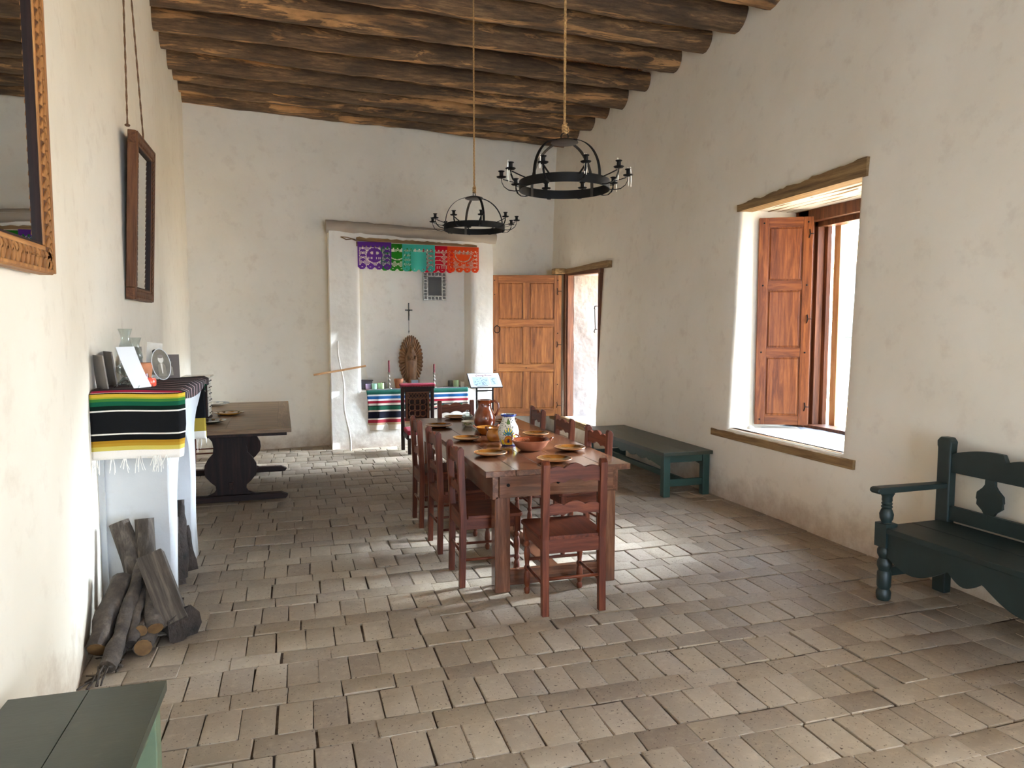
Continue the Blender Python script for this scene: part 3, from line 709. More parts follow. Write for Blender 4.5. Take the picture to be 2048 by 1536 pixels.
# shallow clay plates
pp = [(.045, 0), (.060, .003), (.098, .014), (.108, .021), (.107, .025), (.100, .023), (.088, .016), (.058, .009), (.001, .008)]
def plate(x, y, label, r=1.0):
    t = thing('clay_plate', label, 'plate', (x, y, TZ), R.uniform(0, 6), 'brown glazed clay plates on the long table')
    obj('dish', G().lathe([(a * r, b) for a, b in pp[:4]] + [(a * r, b) for a, b in pp[3:]][1:], 30), M_CLAY, t, smooth=.9)
    gg = G(); gg.tube([(.1065 * r * math.cos(a), .1065 * r * math.sin(a), .0225) for a in [2 * PI * i / 30 for i in range(30)]], .0035, 6, closed=True); obj('rim', gg, M_CLAYR, t, smooth=True)
plate(1.61, 4.32, 'brown clay plate at the near end of the table, behind the nearest chair', 1.07)
plate(1.27, 4.66, 'nearest brown clay plate on the left side of the table', 1.05)
plate(1.27, 5.37, 'middle brown clay plate on the left side of the table')
plate(1.21, 6.17, 'farthest brown clay plate on the left side of the table', 1.1)
plate(1.87, 4.70, 'dark brown clay plate on the near right, beside the big bowl', 1.02)
plate(1.865, 5.44, 'brown clay plate on the right side of the table, beyond the big bowl')
plate(1.86, 6.30, 'brown clay plate at the far right, partly behind the pitcher and vase')
plate(1.48, 6.72, 'brown clay plate at the far end of the table')

# big bowl with handles and frog eyes
t = thing('clay_bowl', 'wide brown clay bowl with looped handles and two round eyes inside', 'bowl', (1.60, 4.78, TZ), .2)
obj('dish', G().lathe([(.06, 0), (.075, .004), (.108, .03), (.128, .062), (.140, .073), (.142, .078), (.136, .080), (.122, .070), (.10, .036), (.06, .016), (.001, .014)], 36), [M_CLAYM], t, smooth=.9)
obj('glaze', G().lathe([(.1405, .0795), (.136, .0812), (.1215, .0712), (.0995, .037), (.06, .0172), (.001, .0152)], 36, caps=False), M_CLAYB, t, smooth=True)
for a in (1.9, -.55):
    gg = G(); ca, sa = math.cos(a), math.sin(a)
    gg.tube([(ca * (.138 + .022 * math.sin(u)) - sa * .038 * math.cos(u), sa * (.138 + .022 * math.sin(u)) + ca * .038 * math.cos(u), .076 + .022 * math.sin(u)) for u in [PI * i / 10 for i in range(11)]], .006, 7); obj('handle', gg, M_CLAYB, t, smooth=True)
for dx in (-.016, .016):
    gg = G(); gg.tube([(dx + .010 * math.cos(a), .108, .058 + .009 * math.sin(a)) for a in [2 * PI * i / 14 for i in range(14)]], .0022, 5, closed=True); obj('eye', gg, M_CLAYR, t, smooth=True, rot=(0, 0, -.2))
# small bowl and spouted pot
t = thing('small_clay_bowl', 'small brown clay bowl with a curled handle between pitcher and vase', 'bowl', (1.495, 5.62, TZ))
obj('dish', G().lathe([(.045, 0), (.055, .003), (.072, .03), (.082, .052), (.092, .06), (.092, .064), (.085, .064), (.074, .052), (.04, .014), (.001, .012)], 28), M_CLAYO, t, smooth=.9)
for s in (-1, 1):
    gg = G(); gg.tube([(s * (.088 + .02 * math.sin(u)), .02 * math.cos(u), .062 + .016 * math.sin(u)) for u in [PI * i / 8 for i in range(9)]], .006, 7); obj('handle', gg, M_CLAYM, t, smooth=True)
t = thing('spouted_pot', 'small ochre clay pot with a spout, just left of the painted vase', 'pot', (1.47, 5.26, TZ), 2.7)
obj('body', G().lathe([(.04, 0), (.05, .004), (.066, .03), (.069, .052), (.060, .078), (.050, .092), (.056, .104), (.052, .104), (.046, .092), (.05, .07), (.03, .02), (.001, .012)], 28), M_CLAYO, t, smooth=.9)
g = G(); g.tube([(.05, 0, .085), (.065, 0, .10), (.078, 0, .108)], lambda u: .016 - .008 * u, 8); obj('spout', g, M_CLAYB, t, smooth=True)
# pitcher
t = thing('clay_pitcher', 'tall brown glazed clay pitcher with a handle on the right', 'pitcher', (1.565, 5.94, TZ), 0)
obj('body', G().lathe([(.062, 0), (.074, .006), (.088, .04), (.096, .08), (.092, .12), (.076, .16), (.062, .185), (.060, .22), (.066, .25), (.068, .255), (.063, .255), (.056, .22), (.058, .19), (.08, .12), (.08, .04), (.001, .015)], 32), M_CLAYB, t, smooth=.9)
g = G(); g.tube([(.058, -.012, .235), (.085, -.02, .245), (.115, -.03, .225), (.12, -.032, .18), (.105, -.03, .14), (.088, -.02, .115)], .010, 9); obj('handle', g, M_CLAYB, t, smooth=True)
for a in (-2.1, -1.1):
    gg = G(); ca, sa = math.cos(a), math.sin(a); gg.lathe([(.013, 0), (.010, .005), (.0005, .006)], 10); Mx = Matrix.Translation((ca * .060, sa * .060, .215)) @ Matrix.Rotation(a, 4, 'Z') @ Matrix.Rotation(PI / 2, 4, 'Y'); gg.v = [tuple(Mx @ Vector(p)) for p in gg.v]; obj('boss', gg, M_CLAYB, t, smooth=True)
# lidded glass sugar bowl, painted tureen
t = thing('glass_sugar_bowl', 'small clear glass bowl with a knobbed lid left of the pitcher', 'bowl', (1.545, 6.50, TZ))
obj('body', G().lathe([(.03, 0), (.034, .004), (.05, .03), (.052, .045), (.048, .045), (.044, .03), (.028, .008), (.001, .007)], 22), M_GLASS, t, smooth=.8)
obj('lid', G().lathe([(.052, .046), (.045, .062), (.02, .072), (.008, .078), (.008, .085), (.015, .094), (.012, .104), (.001, .107)], 22), M_GLASS, t, smooth=.8)
t = thing('painted_bowl', 'small white bowl painted with green leaves, left of the pitcher', 'bowl', (1.48, 6.15, TZ))
VP = [(.032, 0), (.036, .004), (.056, .022), (.066, .040), (.072, .044), (.072, .047), (.062, .043), (.05, .024), (.028, .008), (.001, .007)]
obj('dish', G().lathe(VP, 28), simple('cream_glaze', '#dcd6bc', rough=.15, coat=.4), t, smooth=.9)
M_LEAF = simple('green_glaze', [(.4, '#4f6a34'), (.6, '#7a8f4a')], 8, rough=.2)
def ell_patch(g, prof_r, th0, z0, rt, rz, off=.0008, n=12, ang=0, rect=None):
    # flat shape laid on a surface of revolution of radius prof_r(z); rt, rz are its half sizes in metres
    ctr = len(g.v); pts = []
    for ring in (.0, .5, 1.0):
        for i in range(n if ring else 1):
            a = 2 * PI * i / n; da = ring * rt * math.cos(a); dz = ring * rz * math.sin(a)
            u = da * math.cos(ang) - dz * math.sin(ang); w = da * math.sin(ang) + dz * math.cos(ang)
            z = z0 + w; r = prof_r(z) + off; th = th0 + u / max(prof_r(z0), .01); pts.append((r * math.cos(th), r * math.sin(th), z))
    fs = [(0, 1 + i, 1 + (i + 1) % n) for i in range(n)] + [(1 + i, 1 + n + i, 1 + n + (i + 1) % n, 1 + (i + 1) % n) for i in range(n)]
    g.add(pts, fs)
def interp(prof):
    def f(z):
        for (ra, za), (rb, zb) in zip(prof, prof[1:]):
            if za <= z <= zb: return ra + (rb - ra) * (z - za) / max(1e-6, zb - za)
        return prof[0][0] if z < prof[0][1] else prof[-1][0]
    return f
g = G(); fr_ = interp(VP[1:5])
for i in range(7):
    th = -2.4 + i * .75
    for da, dz, an in ((-.012, 0, .7), (.012, 0, -.7), (0, .007, 0)): ell_patch(g, fr_, th + da / .055, .026 + dz, .007, .0045, ang=an)
obj('leaf_pattern', g, M_LEAF, t, fix=False)
# painted vase
t = thing('painted_vase', 'white ceramic vase painted with blue, yellow and orange flowers', 'vase', (1.512, 5.04, TZ), math.atan2(-5.04, -1.512))
VS = [(.046, 0), (.052, .006), (.066, .04), (.077, .08), (.079, .11), (.070, .145), (.054, .175), (.047, .195), (.048, .21), (.058, .226), (.060, .232)]
kk = NT('talavera_white'); vv = kk.coord((1, 1, 1)); vo = kk.n('ShaderNodeTexVoronoi'); vo.inputs['Scale'].default_value = 95; kk.l(vv, vo.inputs['Vector'])
dots = kk.ramp(vo.outputs['Distance'], [(.34, 1.0), (.40, 0.0)])
gate = kk.ramp(kk.noise(vv, 22, 2), [(.40, 0.0), (.44, 1.0)]); kk.base(kk.mix(kk.math('MULTIPLY', dots, gate), '#cbc7b6', '#141c34')); kk.rough(.12); kk.b.inputs['Coat Weight'].default_value = .5
obj('body', G().lathe(VS + [(.054, .234), (.044, .212), (.042, .195), (.06, .15), (.07, .10), (.05, .02), (.001, .01)], 40), kk.m, t, smooth=.9)
fv = interp(VS)
M_BLU = simple('cobalt', '#1d2f6e', rough=.12); M_YEL = simple('glaze_yellow', '#d9bd3a', rough=.15); M_ORA = simple('glaze_orange', '#c8702c', rough=.15); M_TEAL = simple('glaze_teal', '#2d6c7c', rough=.15)
obj('blue_rim', G().lathe([(.0545, .2195), (.0585, .2265), (.0607, .2325), (.055, .235), (.050, .226)], 40, caps=False), M_BLU, t, smooth=True)
obj('foot_band', G().lathe([(.0465, .0), (.0525, .006), (.0545, .014)], 40, caps=False), M_BLU, t, smooth=True)
def deco(name, mat, L, th_off=(0, 2.1, 4.2)):
    g = G()
    for th in th_off:
        for a in L: ell_patch(g, fv, th + a[0] / .075, a[1], a[2], a[3], a[4], 14, a[5])
    obj(name, g, mat, t, fix=False)
deco('green_leaf', M_LEAF, [(0, .185, .009, .016, .001, 0), (-.010, .172, .006, .010, .001, .6), (.010, .172, .006, .010, .001, -.6)])
deco('teal_flower', M_TEAL, [(0, .118, .012, .024, .001, 0), (-.018, .110, .010, .020, .001, .5), (.018, .110, .010, .020, .001, -.5), (-.026, .095, .009, .016, .001, 1.0), (.026, .095, .009, .016, .001, -1.0), (0, .096, .012, .014, .0012, 0)])
deco('yellow_petal', M_YEL, [(0, .126, .005, .016, .0018, 0), (-.018, .116, .0045, .013, .0018, .5), (.018, .116, .0045, .013, .0018, -.5), (-.027, .098, .0035, .011, .0018, 1.0), (.027, .098, .0035, .011, .0018, -1.0), (.05, .06, .012, .03, .0012, .2), (-.052, .03, .012, .02, .0012, 0)])
deco('orange_flower', M_ORA, [(0, .058, .027, .024, .0016, 0), (-.02, .040, .014, .018, .0016, 0), (.02, .040, .014, .018, .0016, 0)])
deco('pale_ring', M_YEL, [(0, .052, .021, .018, .0022, 0), (0, .022, .03, .012, .0018, 0)])
deco('orange_core', M_ORA, [(0, .050, .015, .014, .0028, 0)])
deco('blue_core', M_BLU, [(0, .044, .006, .012, .0034, 0), (-.006, .034, .004, .008, .0034, .8), (.006, .034, .004, .008, .0034, -.8)])

# ================================================================ GREEN BENCHES
def bench(name, label, loc, rz, w, ln, h, mt, ml, boards=2, apron=.10, seed=0):
    # long axis = local y, near end at y=0 ; x from 0 (room side) to w (wall side)
    t = thing(name, label, 'bench', loc, rz)
    for i in range(boards):
        a = w * i / boards; obj('seat_board', G().box(a - (.015 if i == 0 else 0) + .001, a + w / boards + (.015 if i == boards - 1 else 0) - .001, -.03, ln + .03, h - .035, h), mt, t, bev=.0015)
    for y in (.035, ln - .035):
        for x in (.04, w - .04):
            obj('leg', G().box(x - .036, x + .036, y - .036, y + .036, 0, h - .035), ml, t, bev=.004)
        obj('end_rail', G().box(.07, w - .07, y - .012, y + .02, h - .11, h - .035), ml, t, bev=.003)
        obj('end_stretcher', G().box(.07, w - .07, y - .016, y + .016, .10, .17), ml, t, bev=.003)
    for x in (.02, w - .05):
        n = 60; T = [(.07, h - .036), (ln - .07, h - .036)]
        B = []
        for i in range(n + 1):
            q = 1 - i / n; yy = .07 + (ln - .14) * q; e = min(q, 1 - q) * (ln - .14)
            d = apron + (.035 * abs(math.cos(e * 14)) if e > .25 else .06 - .18 * e)
            B.append((yy, h - .036 - d * .78))
        obj('apron', G().prism(T + B, x, x + .022, 'x'), ml, t)
    obj('long_stretcher', G().box(w / 2 - .02, w / 2 + .02, .05, ln - .05, .11, .165), ml, t, bev=.003)
    return t
bench('green_bench', 'long dark green bench with scalloped apron against the wall under the door', (3.44, 6.16, 0), .0, .52, 1.95, .45, M_GREENTOP, M_GREEN)
bench('olive_bench', 'faded olive green bench in the near left corner, cut off by the frame', (-.935, 1.12, 0), -.02, .445, 1.46, .45, M_OLIVETOP, M_OLIVE, apron=.09)
# settle with back and arms, long axis local y from 0 (far end) to -ln
t = thing('green_settle', 'dark green wooden settle with turned posts and cut-out back at the right edge', 'settle', (3.38, 3.43, 0), .02)
ln = 1.9; H = .455
post = [(.024, 0), (.034, .012), (.034, .03), (.026, .05), (.036, .07), (.036, .10), (.026, .125)]
def settle_front(y):
    g = G(); g.lathe([(a * 1.22, b) for a, b in [(.026, 0), (.034, .014), (.036, .05), (.027, .072), (.034, .09), (.034, .17), (.027, .185), (.036, .215), (.036, .235), (.026, .262), (.037, .29), (.037, .31), (.028, .335)]], 12, .04, y)
    g.box(-.003, .083, y - .043, y + .043, .335, .48); g.lathe([(a * 1.25, b) for a, b in [(.03, .47), (.022, .485), (.031, .51), (.033, .535), (.026, .56), (.021, .57), (.027, .58), (.021, .59), (.026, .60), (.021, .61), (.025, .62), (.024, .64), (.034, .665)]], 12, .04, y)
    obj('front_post', g, M_SETTLE, t, smooth=.7)
    obj('arm_rest', G().prism([(-.05, .668), (-.065, .68), (-.062, .698), (-.045, .706), (.52, .70), (.52, .668), (.06, .668), (.04, .655)], y - .035, y + .035), M_SETTLE, t, bev=.006)
    obj('side_stretcher', G().box(.06, .50, y - .018, y + .018, .15, .205), M_SETTLE, t, bev=.003)
    g = G(); g.prism([(y + .045, 0), (y + .045, .915), (y + .05, .93), (y + .052, .96), (y + .03, .985), (y - .03, .985), (y - .05, .96), (y - .045, .90), (y - .045, 0)], .475, .535, 'x'); obj('back_post', g, M_SETTLE, t, bev=.008)
for y in (-.035, -ln + .035): settle_front(y)
for i in range(2): obj('seat_board', G().box(-.0 + i * .25, .248 + i * .25, -ln + .02, -.02, H - .03, H + .005), M_SETTLE, t, bev=.005)
def scal(u):
    a = (u * 3.2) % 1; return .055 * math.sin(PI * a) ** .8 if a < .62 else .03 * math.sin(PI * (a - .62) / .38) * 1.0
n = 90
B = [(-ln + .08 + (ln - .16) * i / n, H - .13 - 1.15 * (.09 * math.sin(PI * min(1, ((i / n * 2.6) % 1) / .7)) ** 1 if ((i / n * 2.6) % 1) < .7 else .05 * math.sin(PI * (((i / n * 2.6) % 1) - .7) / .3))) for i in range(n + 1)]
obj('front_apron', G().prism(B + [(-.08, H - .03), (-ln + .08, H - .03)], .012, .04, 'x'), M_SETTLE, t)
T = [(-.08 - (ln - .16) * i / n, .885 + 1.0 * scal(i / n) * .9) for i in range(n + 1)]
obj('top_rail', G().prism([(-ln + .08, .77), (-.08, .77)] + T, .49, .52, 'x'), M_SETTLE, t, bev=.003)
obj('low_rail', G().box(.49, .52, -ln + .08, -.08, .47, .56), M_SETTLE, t, bev=.003)
def splat(yc, wd, kind):
    hh = [(.0, .35), (.10, .5), (.25, .95), (.38, .92), (.42, 1.0), (.60, .95), (.75, .55), (.85, .38), (1, .36)] if kind == 0 else [(0, .5), (.3, .95), (.5, 1.0), (.7, .7), (1, .6)]
    L = [(yc - wd * r, .56 + .21 * q) for q, r in hh]; Rr = [(yc + wd * r, .56 + .21 * q) for q, r in hh]
    obj('splat', G().prism(L + Rr[::-1], .495, .515, 'x'), M_SETTLE, t, bev=.002)
for i, yy in enumerate([-.33, -.62, -.90, -1.18, -1.46, -1.70]): splat(yy, .085 if i % 2 == 0 else .04, i % 2)

# ================================================================ CHANDELIERS
def chandelier(label, loc, rz, zc, wax, aoff):
    # origin at the ring centre
    t = thing('iron_chandelier', label, 'chandelier', loc, rz, 'ring chandeliers hanging from the beams')
    Rr = .273
    g = G(); g.lathe([(Rr - .004, -.027), (Rr, -.027), (Rr, .027), (Rr - .004, .027), (Rr - .004, -.027)], 64, caps=False); obj('ring', g, M_IRON, t, smooth=.6)
    for i in range(4):
        a = PI / 4 + i * PI / 2; g = G()
        pts = [(math.cos(a) * q, math.sin(a) * q, z) for q, z in [(Rr - .006, -.025), (Rr - .006, .03)] + [((Rr - .006) * math.cos(v) ** .85, .03 + .238 * math.sin(v)) for v in [PI / 2 * j / 14 for j in range(1, 13)]]]
        pts.append((math.cos(a) * .03, math.sin(a) * .03, .259)); g.strap(pts, .021, .004); obj('strap', g, M_IRONB if i in (1, 0) else M_IRON, t, smooth=.5)
    obj('top_plate', G().lathe([(.001, .255), (.07, .251), (.083, .256), (.076, .266), (.04, .277), (.001, .281)], 26), M_IRONB, t, smooth=.7)
    g = G(); g.tube([(.022 * math.cos(v), 0, .292 + .022 * math.sin(v)) for v in [2 * PI * i / 16 for i in range(16)]], .004, 6, closed=True); obj('eye_ring', g, M_IRON, t, smooth=True)
    for i in range(10):
        a = 2 * PI * i / 10 + aoff; ca, sa = math.cos(a), math.sin(a)
        Mx = Matrix.Rotation(a, 4, 'Z'); g = G()
        g.strap([Mx @ Vector(p) for p in [(Rr, 0, -.022), (Rr + .03, 0, -.024), (Rr + .065, 0, -.018), (Rr + .092, 0, .002), (Rr + .105, 0, .028), (Rr + .108, 0, .052)]], .012, .004)
        g.strap([Mx @ Vector(p) for p in [(Rr, 0, .02), (Rr + .05, 0, .032), (Rr + .098, 0, .046)]], .010, .004)
        ar = obj('arm', g, M_IRON, t)
        g = G(); cx, cy = ca * (Rr + .108), sa * (Rr + .108)
        g.lathe([(.001, .053), (.024, .055), (.031, .061), (.029, .063), (.012, .060), (.012, .088), (.020, .094), (.019, .096), (.009, .092), (.009, .066), (.001, .064)], 16, cx, cy); obj('candle_cup', g, M_IRON, ar, smooth=.7)
        if wax and i not in (4,):
            for q in range(2 if i % 2 else 1):
                b = R.uniform(0, 6.28); rr = .016; x, y = cx + rr * math.cos(b), cy + rr * math.sin(b); L = R.uniform(.03, .085)
                g = G(); g.tube([(x, y, .100 + R.uniform(0, .018)), (x * 1.01, y * 1.01, .07), (x * 1.015, y * 1.015, .06 - L * .5), (x * 1.012, y * 1.012, .06 - L)], lambda u: .0038 * (1.1 - .6 * u), 6, rough=.4, seed=i); obj('wax_drip', g, M_WAX, ar, smooth=True)
    zt = zc - loc[2]
    g = G(); nn = 60
    for ph in (0, 2.1, 4.2):
        g.tube([(.0045 * math.cos(ph + q * .9), .0045 * math.sin(ph + q * .9), .357 + (zt - .357) * q / (nn * 2)) for q in range(nn * 2 + 1)], .0042, 5)
    obj('rope', g, M_ROPE, t, smooth=True)
    g = G()
    for q in range(3): g.tube([(.011 * math.cos(v), .011 * math.sin(v), .317 + q * .018 + .006 * math.sin(v * 2)) for v in [2 * PI * i / 10 for i in range(10)]], .007, 6, closed=True)
    g.tube([(.0, 0, .307), (.012, .004, .332), (.006, .006, .357), (.014, -.002, .372)], .006, 6); g.tube([(.004, 0, .357), (.02, .006, .35), (.026, .004, .327), (.018, 0, .312)], lambda u: .006 - .003 * u, 6); obj('knot', g, M_ROPE, t, smooth=True)
    return t
chandelier('nearer black iron ring chandelier with white wax drips', (1.577, 4.08, 2.515), -.29, 4.62, True, .55)
chandelier('farther black iron ring chandelier with clean candle cups', (1.566, 6.28, 2.565), .85, 4.60, False, .0)

# ================================================================ MIRRORS ON THE LEFT WALL
def mirror(name, label, y0, y1, z0, z1, x, fw, depth, mats, lean=0, carve=True, side_t=.03, rope=None):
    # local: x out of the wall, y along, z up ; origin at bottom near corner
    t = thing(name, label, 'mirror', (x, y0, z0)); t.rotation_euler = (0, lean, 0)
    w, h = y1 - y0, z1 - z0
    for a, b, c, d, m in ((0, w, 0, fw, 'y'), (0, w, h - fw, h, 'y'), (0, fw, fw, h - fw, 'z'), (w - fw, w, fw, h - fw, 'z')):
        obj('frame_rail' if m == 'y' else 'frame_stile', G().box(0, depth, a, b, c, d), W[mats + m], t, bev=.005)
    obj('mirror_glass', G().box(depth - .026, depth - .02, fw - .01, w - fw + .01, fw - .01, h - fw + .01), M_MIRROR, t)
    g = G()
    for a, b, c, d in ((fw, fw + .008, fw, h - fw), (w - fw - .008, w - fw, fw, h - fw), (fw, w - fw, fw, fw + .008), (fw, w - fw, h - fw - .008, h - fw)): g.box(depth - .02, depth - .004, a, b, c, d)
    obj('inner_lip', g, W['darkz'], t)
    if carve:
        g = G()
        for a, b, c, d in ((.02, w - .02, .02, fw * .82), (.02, w - .02, h - fw * .82, h - .02), (.02, fw * .82, .02, h - .02), (w - fw * .82, w - .02, .02, h - .02)): g.box(depth - .001, depth + .0012, a, b, c, d)
        obj('recess_shade_strip', g, W['mirrordz'] if mats == 'mirror' else W['darkz'], t, fix=False)  # darker wood strips put the shade of the carved recesses into the colour
        g = G(); q = .5 * fw
        def leafp(cy, cz, an, s):
            pts = []; n2 = 10
            for i in range(n2):
                v = 2 * PI * i / n2; u = s * math.cos(v); vv = s * .5 * math.sin(v) * (1 + .4 * math.cos(v)); pts.append((cy + u * math.cos(an) - vv * math.sin(an), cz + u * math.sin(an) + vv * math.cos(an)))
            g.prism(pts, depth - .001, depth + .006, 'x')
        stp = fw * .42; n1 = int((w - .4 * fw) / stp); n2 = int((h - .4 * fw) / stp)
        for i in range(n1):
            for zz in (q, h - q): leafp(.3 * fw + i * stp, zz - fw * .12, 1.1, fw * .30); leafp(.3 * fw + (i + .5) * stp, zz + fw * .16, -.6, fw * .24)
        for i in range(n2):
            for yy in (q, w - q): leafp(yy - fw * .1, .3 * fw + i * stp, .6, fw * .30); leafp(yy + fw * .16, .3 * fw + (i + .5) * stp, 2.2, fw * .24)
        obj('carving', g, W[mats + 'z'], t)
        g = G()
        for c, d in ((.004, .018), (h - .018, h - .004)): g.box(depth - .001, depth + .01, .004, w - .004, c, d)
        for a, b in ((.004, .018), (w - .018, w - .004)): g.box(depth - .001, depth + .01, a, b, .004, h - .004)
        obj('edge_bead', g, W[mats + 'z'], t, bev=.003)
    return t
mirror('carved_mirror', 'large mirror in a honey brown carved frame, at the upper left edge', 2.10, 3.225, 1.865, 3.35, -.955, .105, .055, 'mirror')
m2 = mirror('narrow_mirror', 'tall narrow mirror in a dark brown frame hung from ropes on the left wall', 5.55, 6.22, 1.865, 3.03, -1.12, .085, .055, 'mirrord')
m2.rotation_euler = (0, .045, 0)
for i, (yy, zz, y2) in enumerate(((5.60, 3.07, 5.82), (6.17, 3.05, 5.90))):
    g = G(); nn = 50
    for ph in (0, PI):
        g.tube([(-1.075 - .03 * q / nn + .003 * math.cos(ph + q * 1.1), yy + (y2 - yy) * q / nn + .003 * math.sin(ph + q * 1.1), zz + (4.75 - zz) * q / nn) for q in range(nn + 1)], .0045, 5)
    g.tube([(-1.075 + .012 * math.cos(v), yy + .012 * math.sin(v), zz - .005) for v in [2 * PI * k2 / 9 for k2 in range(9)]], .007, 6, closed=True)
    tag(obj('hanging_rope', g, M_ROPED, smooth=True), ['nearer rope holding the narrow mirror, knotted at its near corner', 'farther rope holding the narrow mirror at its far corner'][i], 'rope')

# ================================================================ HEARTH WITH MANTEL
hearth = thing('hearth', 'white plastered corner hearth with mantel shelf and arched fire opening', 'fireplace', (0, 0, 0))
ya, yb, xf = 4.62, 5.60, -.715
def hx(y, z):   # face of the breast: gently swollen, corbelled out under the shelf
    return xf + .012 * nz(y * 2, z * 2, 1) + .05 * max(0, (z - .92) / .3) ** 1.5
g = G(); ny_, nz_ = 30, 40
arch = [(4.70, 0), (4.73, .3), (4.80, .6), (4.90, .80), (5.05, .91), (5.22, .95), (5.34, .93), (5.43, .84), (5.46, .6), (5.46, 0)]
outer = [(ya, 0), (ya, 1.27)] + [(ya + (yb - ya) * i / 10, 1.27) for i in range(1, 11)] + [(yb, 0)]
# front face as a strip between arch and outer outline
def resample(pts, n):
    L = [0]
    for a, b in zip(pts, pts[1:]): L.append(L[-1] + math.dist(a, b))
    o = []
    for i in range(n + 1):
        s = L[-1] * i / n
        for k2 in range(len(pts) - 1):
            if s <= L[k2 + 1] + 1e-9:
                t = (s - L[k2]) / max(1e-9, L[k2 + 1] - L[k2]); o.append((pts[k2][0] + (pts[k2 + 1][0] - pts[k2][0]) * t, pts[k2][1] + (pts[k2 + 1][1] - pts[k2][1]) * t)); break
    return o
A = resample(arch, 48); O = resample(outer, 48)
def ff(u, v):
    i = u * 48; i0 = min(47, int(i)); t = i - i0
    a = [A[i0][q] + (A[i0 + 1][q] - A[i0][q]) * t for q in (0, 1)]; b = [O[i0][q] + (O[i0 + 1][q] - O[i0][q]) * t for q in (0, 1)]
    if v < .0: v = 0
    y_, z_ = a[0] + (b[0] - a[0]) * v, a[1] + (b[1] - a[1]) * v
    return (hx(y_, z_) - (.02 * (1 - v / .12) ** 2 if v < .12 else 0) - (.03 * ((v - .9) / .1) ** 2 if v > .9 and z_ < 1.1 else 0), y_, z_)
g.grid(48, 16, ff)
g.grid(48, 8, lambda u, v: (ff(u, 0)[0] - v * .36, ff(u, 0)[1] + .04 * v * (1 if u < .4 else -1), ff(u, 0)[2]))
g.grid(2, 2, lambda u, v: (-1.08, 4.6 + .95 * u, 1.1 * v))
for yy, s in ((ya, -1), (yb, 1)):
    g.grid(10, 26, lambda u, v, yy=yy, s=s: ((-1.35) * u + (hx(yy, 1.27 * v) - (.03 if 1.27 * v < 1.1 else 0)) * (1 - u), yy + s * (.012 * nz(u * 2, v * 3, 5) + .10 * max(0, (1.27 * v - 1.02) / .25) ** 2 * (1 if s < 0 else .6)) + (.0 if u > .04 else 0), 1.27 * v))
obj('body', g, M_HEARTH, hearth, smooth=.9, fix=False, merge=True)
g = G(); g.box(-1.3, -.665, 4.50, 5.68, 1.20, 1.295); obj('mantel_shelf', g, M_HEARTH, hearth, bev=.02, seg=3)

# sarape over the mantel; v runs along its length from the near hem
Ln, Lt, Lf = .385, 1.24, .46; LT = Ln + Lt + Lf
def ns(d): return d / LT
def near(d): return ns(Ln - d)      # d metres below the near edge of the shelf
st = []
for d, c in [(.385, '#e9e2d8'), (.352, '#6e1b22'), (.347, '#e9e2d8'), (.343, '#1c1a1a'), (.338, '#bfae54'), (.318, '#a98428'), (.300, '#9f7620'), (.285, '#101010'), (.252, '#e6e0d4'), (.246, '#3c1416'), (.240, '#171718'), (.118, '#e9e4da'), (.110, '#0f1f18'), (.088, '#17553c'), (.062, '#3e7434'), (.048, '#9c982c'), (.036, '#c9a83a'), (.024, '#141414'), (.018, '#e2c6bd'), (.004, '#a52646')]:
    st.append((max(0, near(d)), c))
st.append((ns(Ln + .02), '#3b3536'))
for i, dd in enumerate([.09, .22, .35, .50, .63, .76, .88, 1.0]):
    a = Ln + dd; st += [(ns(a), ['#e8e2e4', '#c9a8a8', '#e9e4e6'][i % 3])]; 
    if len(st) < 31: st += [(ns(a + .012), ['#2b2728', '#3a3334'][i % 2])]
st = st[:32]; st.sort()
# a colour ramp holds 32 stops; the far drop repeats the near one through a second ramp
kk = NT('sarape_mantel'); uvn = kk.n('ShaderNodeUVMap'); sp = kk.n('ShaderNodeSeparateXYZ'); kk.l(uvn.outputs[0], sp.inputs[0]); vv = sp.outputs[1]
c1 = kk.ramp(vv, [s for s in st if s[0] < ns(Ln + .2)], 'CONSTANT')
c2 = kk.ramp(vv, [(0, '#2f2b2c')] + [q for dd in (.16, .29, .42, .55, .68, .80, .92, 1.04) for q in ((ns(Ln + dd), '#e6dfe2'), (ns(Ln + dd + .007), '#a05a5c'), (ns(Ln + dd + .012), '#3a3435'))][:26] + [(ns(Ln + Lt), '#1f5a40'), (ns(Ln + Lt + .05), '#e6e0d4'), (ns(Ln + Lt + .06), '#151516'), (ns(Ln + Lt + .30), '#a08a38'), (ns(Ln + Lt + .40), '#e6e0d4')], 'CONSTANT')
cc = kk.mix(kk.ramp(vv, [(0, 0.0), (ns(Ln + .1), 1.0)], 'CONSTANT'), c1, c2)
mp = kk.n('ShaderNodeMapping'); mp.inputs['Scale'].default_value = (60, 900, 1); kk.l(uvn.outputs[0], mp.inputs[0]); wv = kk.noise(mp.outputs[0], 1, 3)
kk.base(kk.mix(kk.math('MULTIPLY', wv, .3), cc, '#a9a29c', 'MULTIPLY')); kk.rough(.95); kk.b.inputs['Specular IOR Level'].default_value = .1; kk.bump(wv, .4, .002)
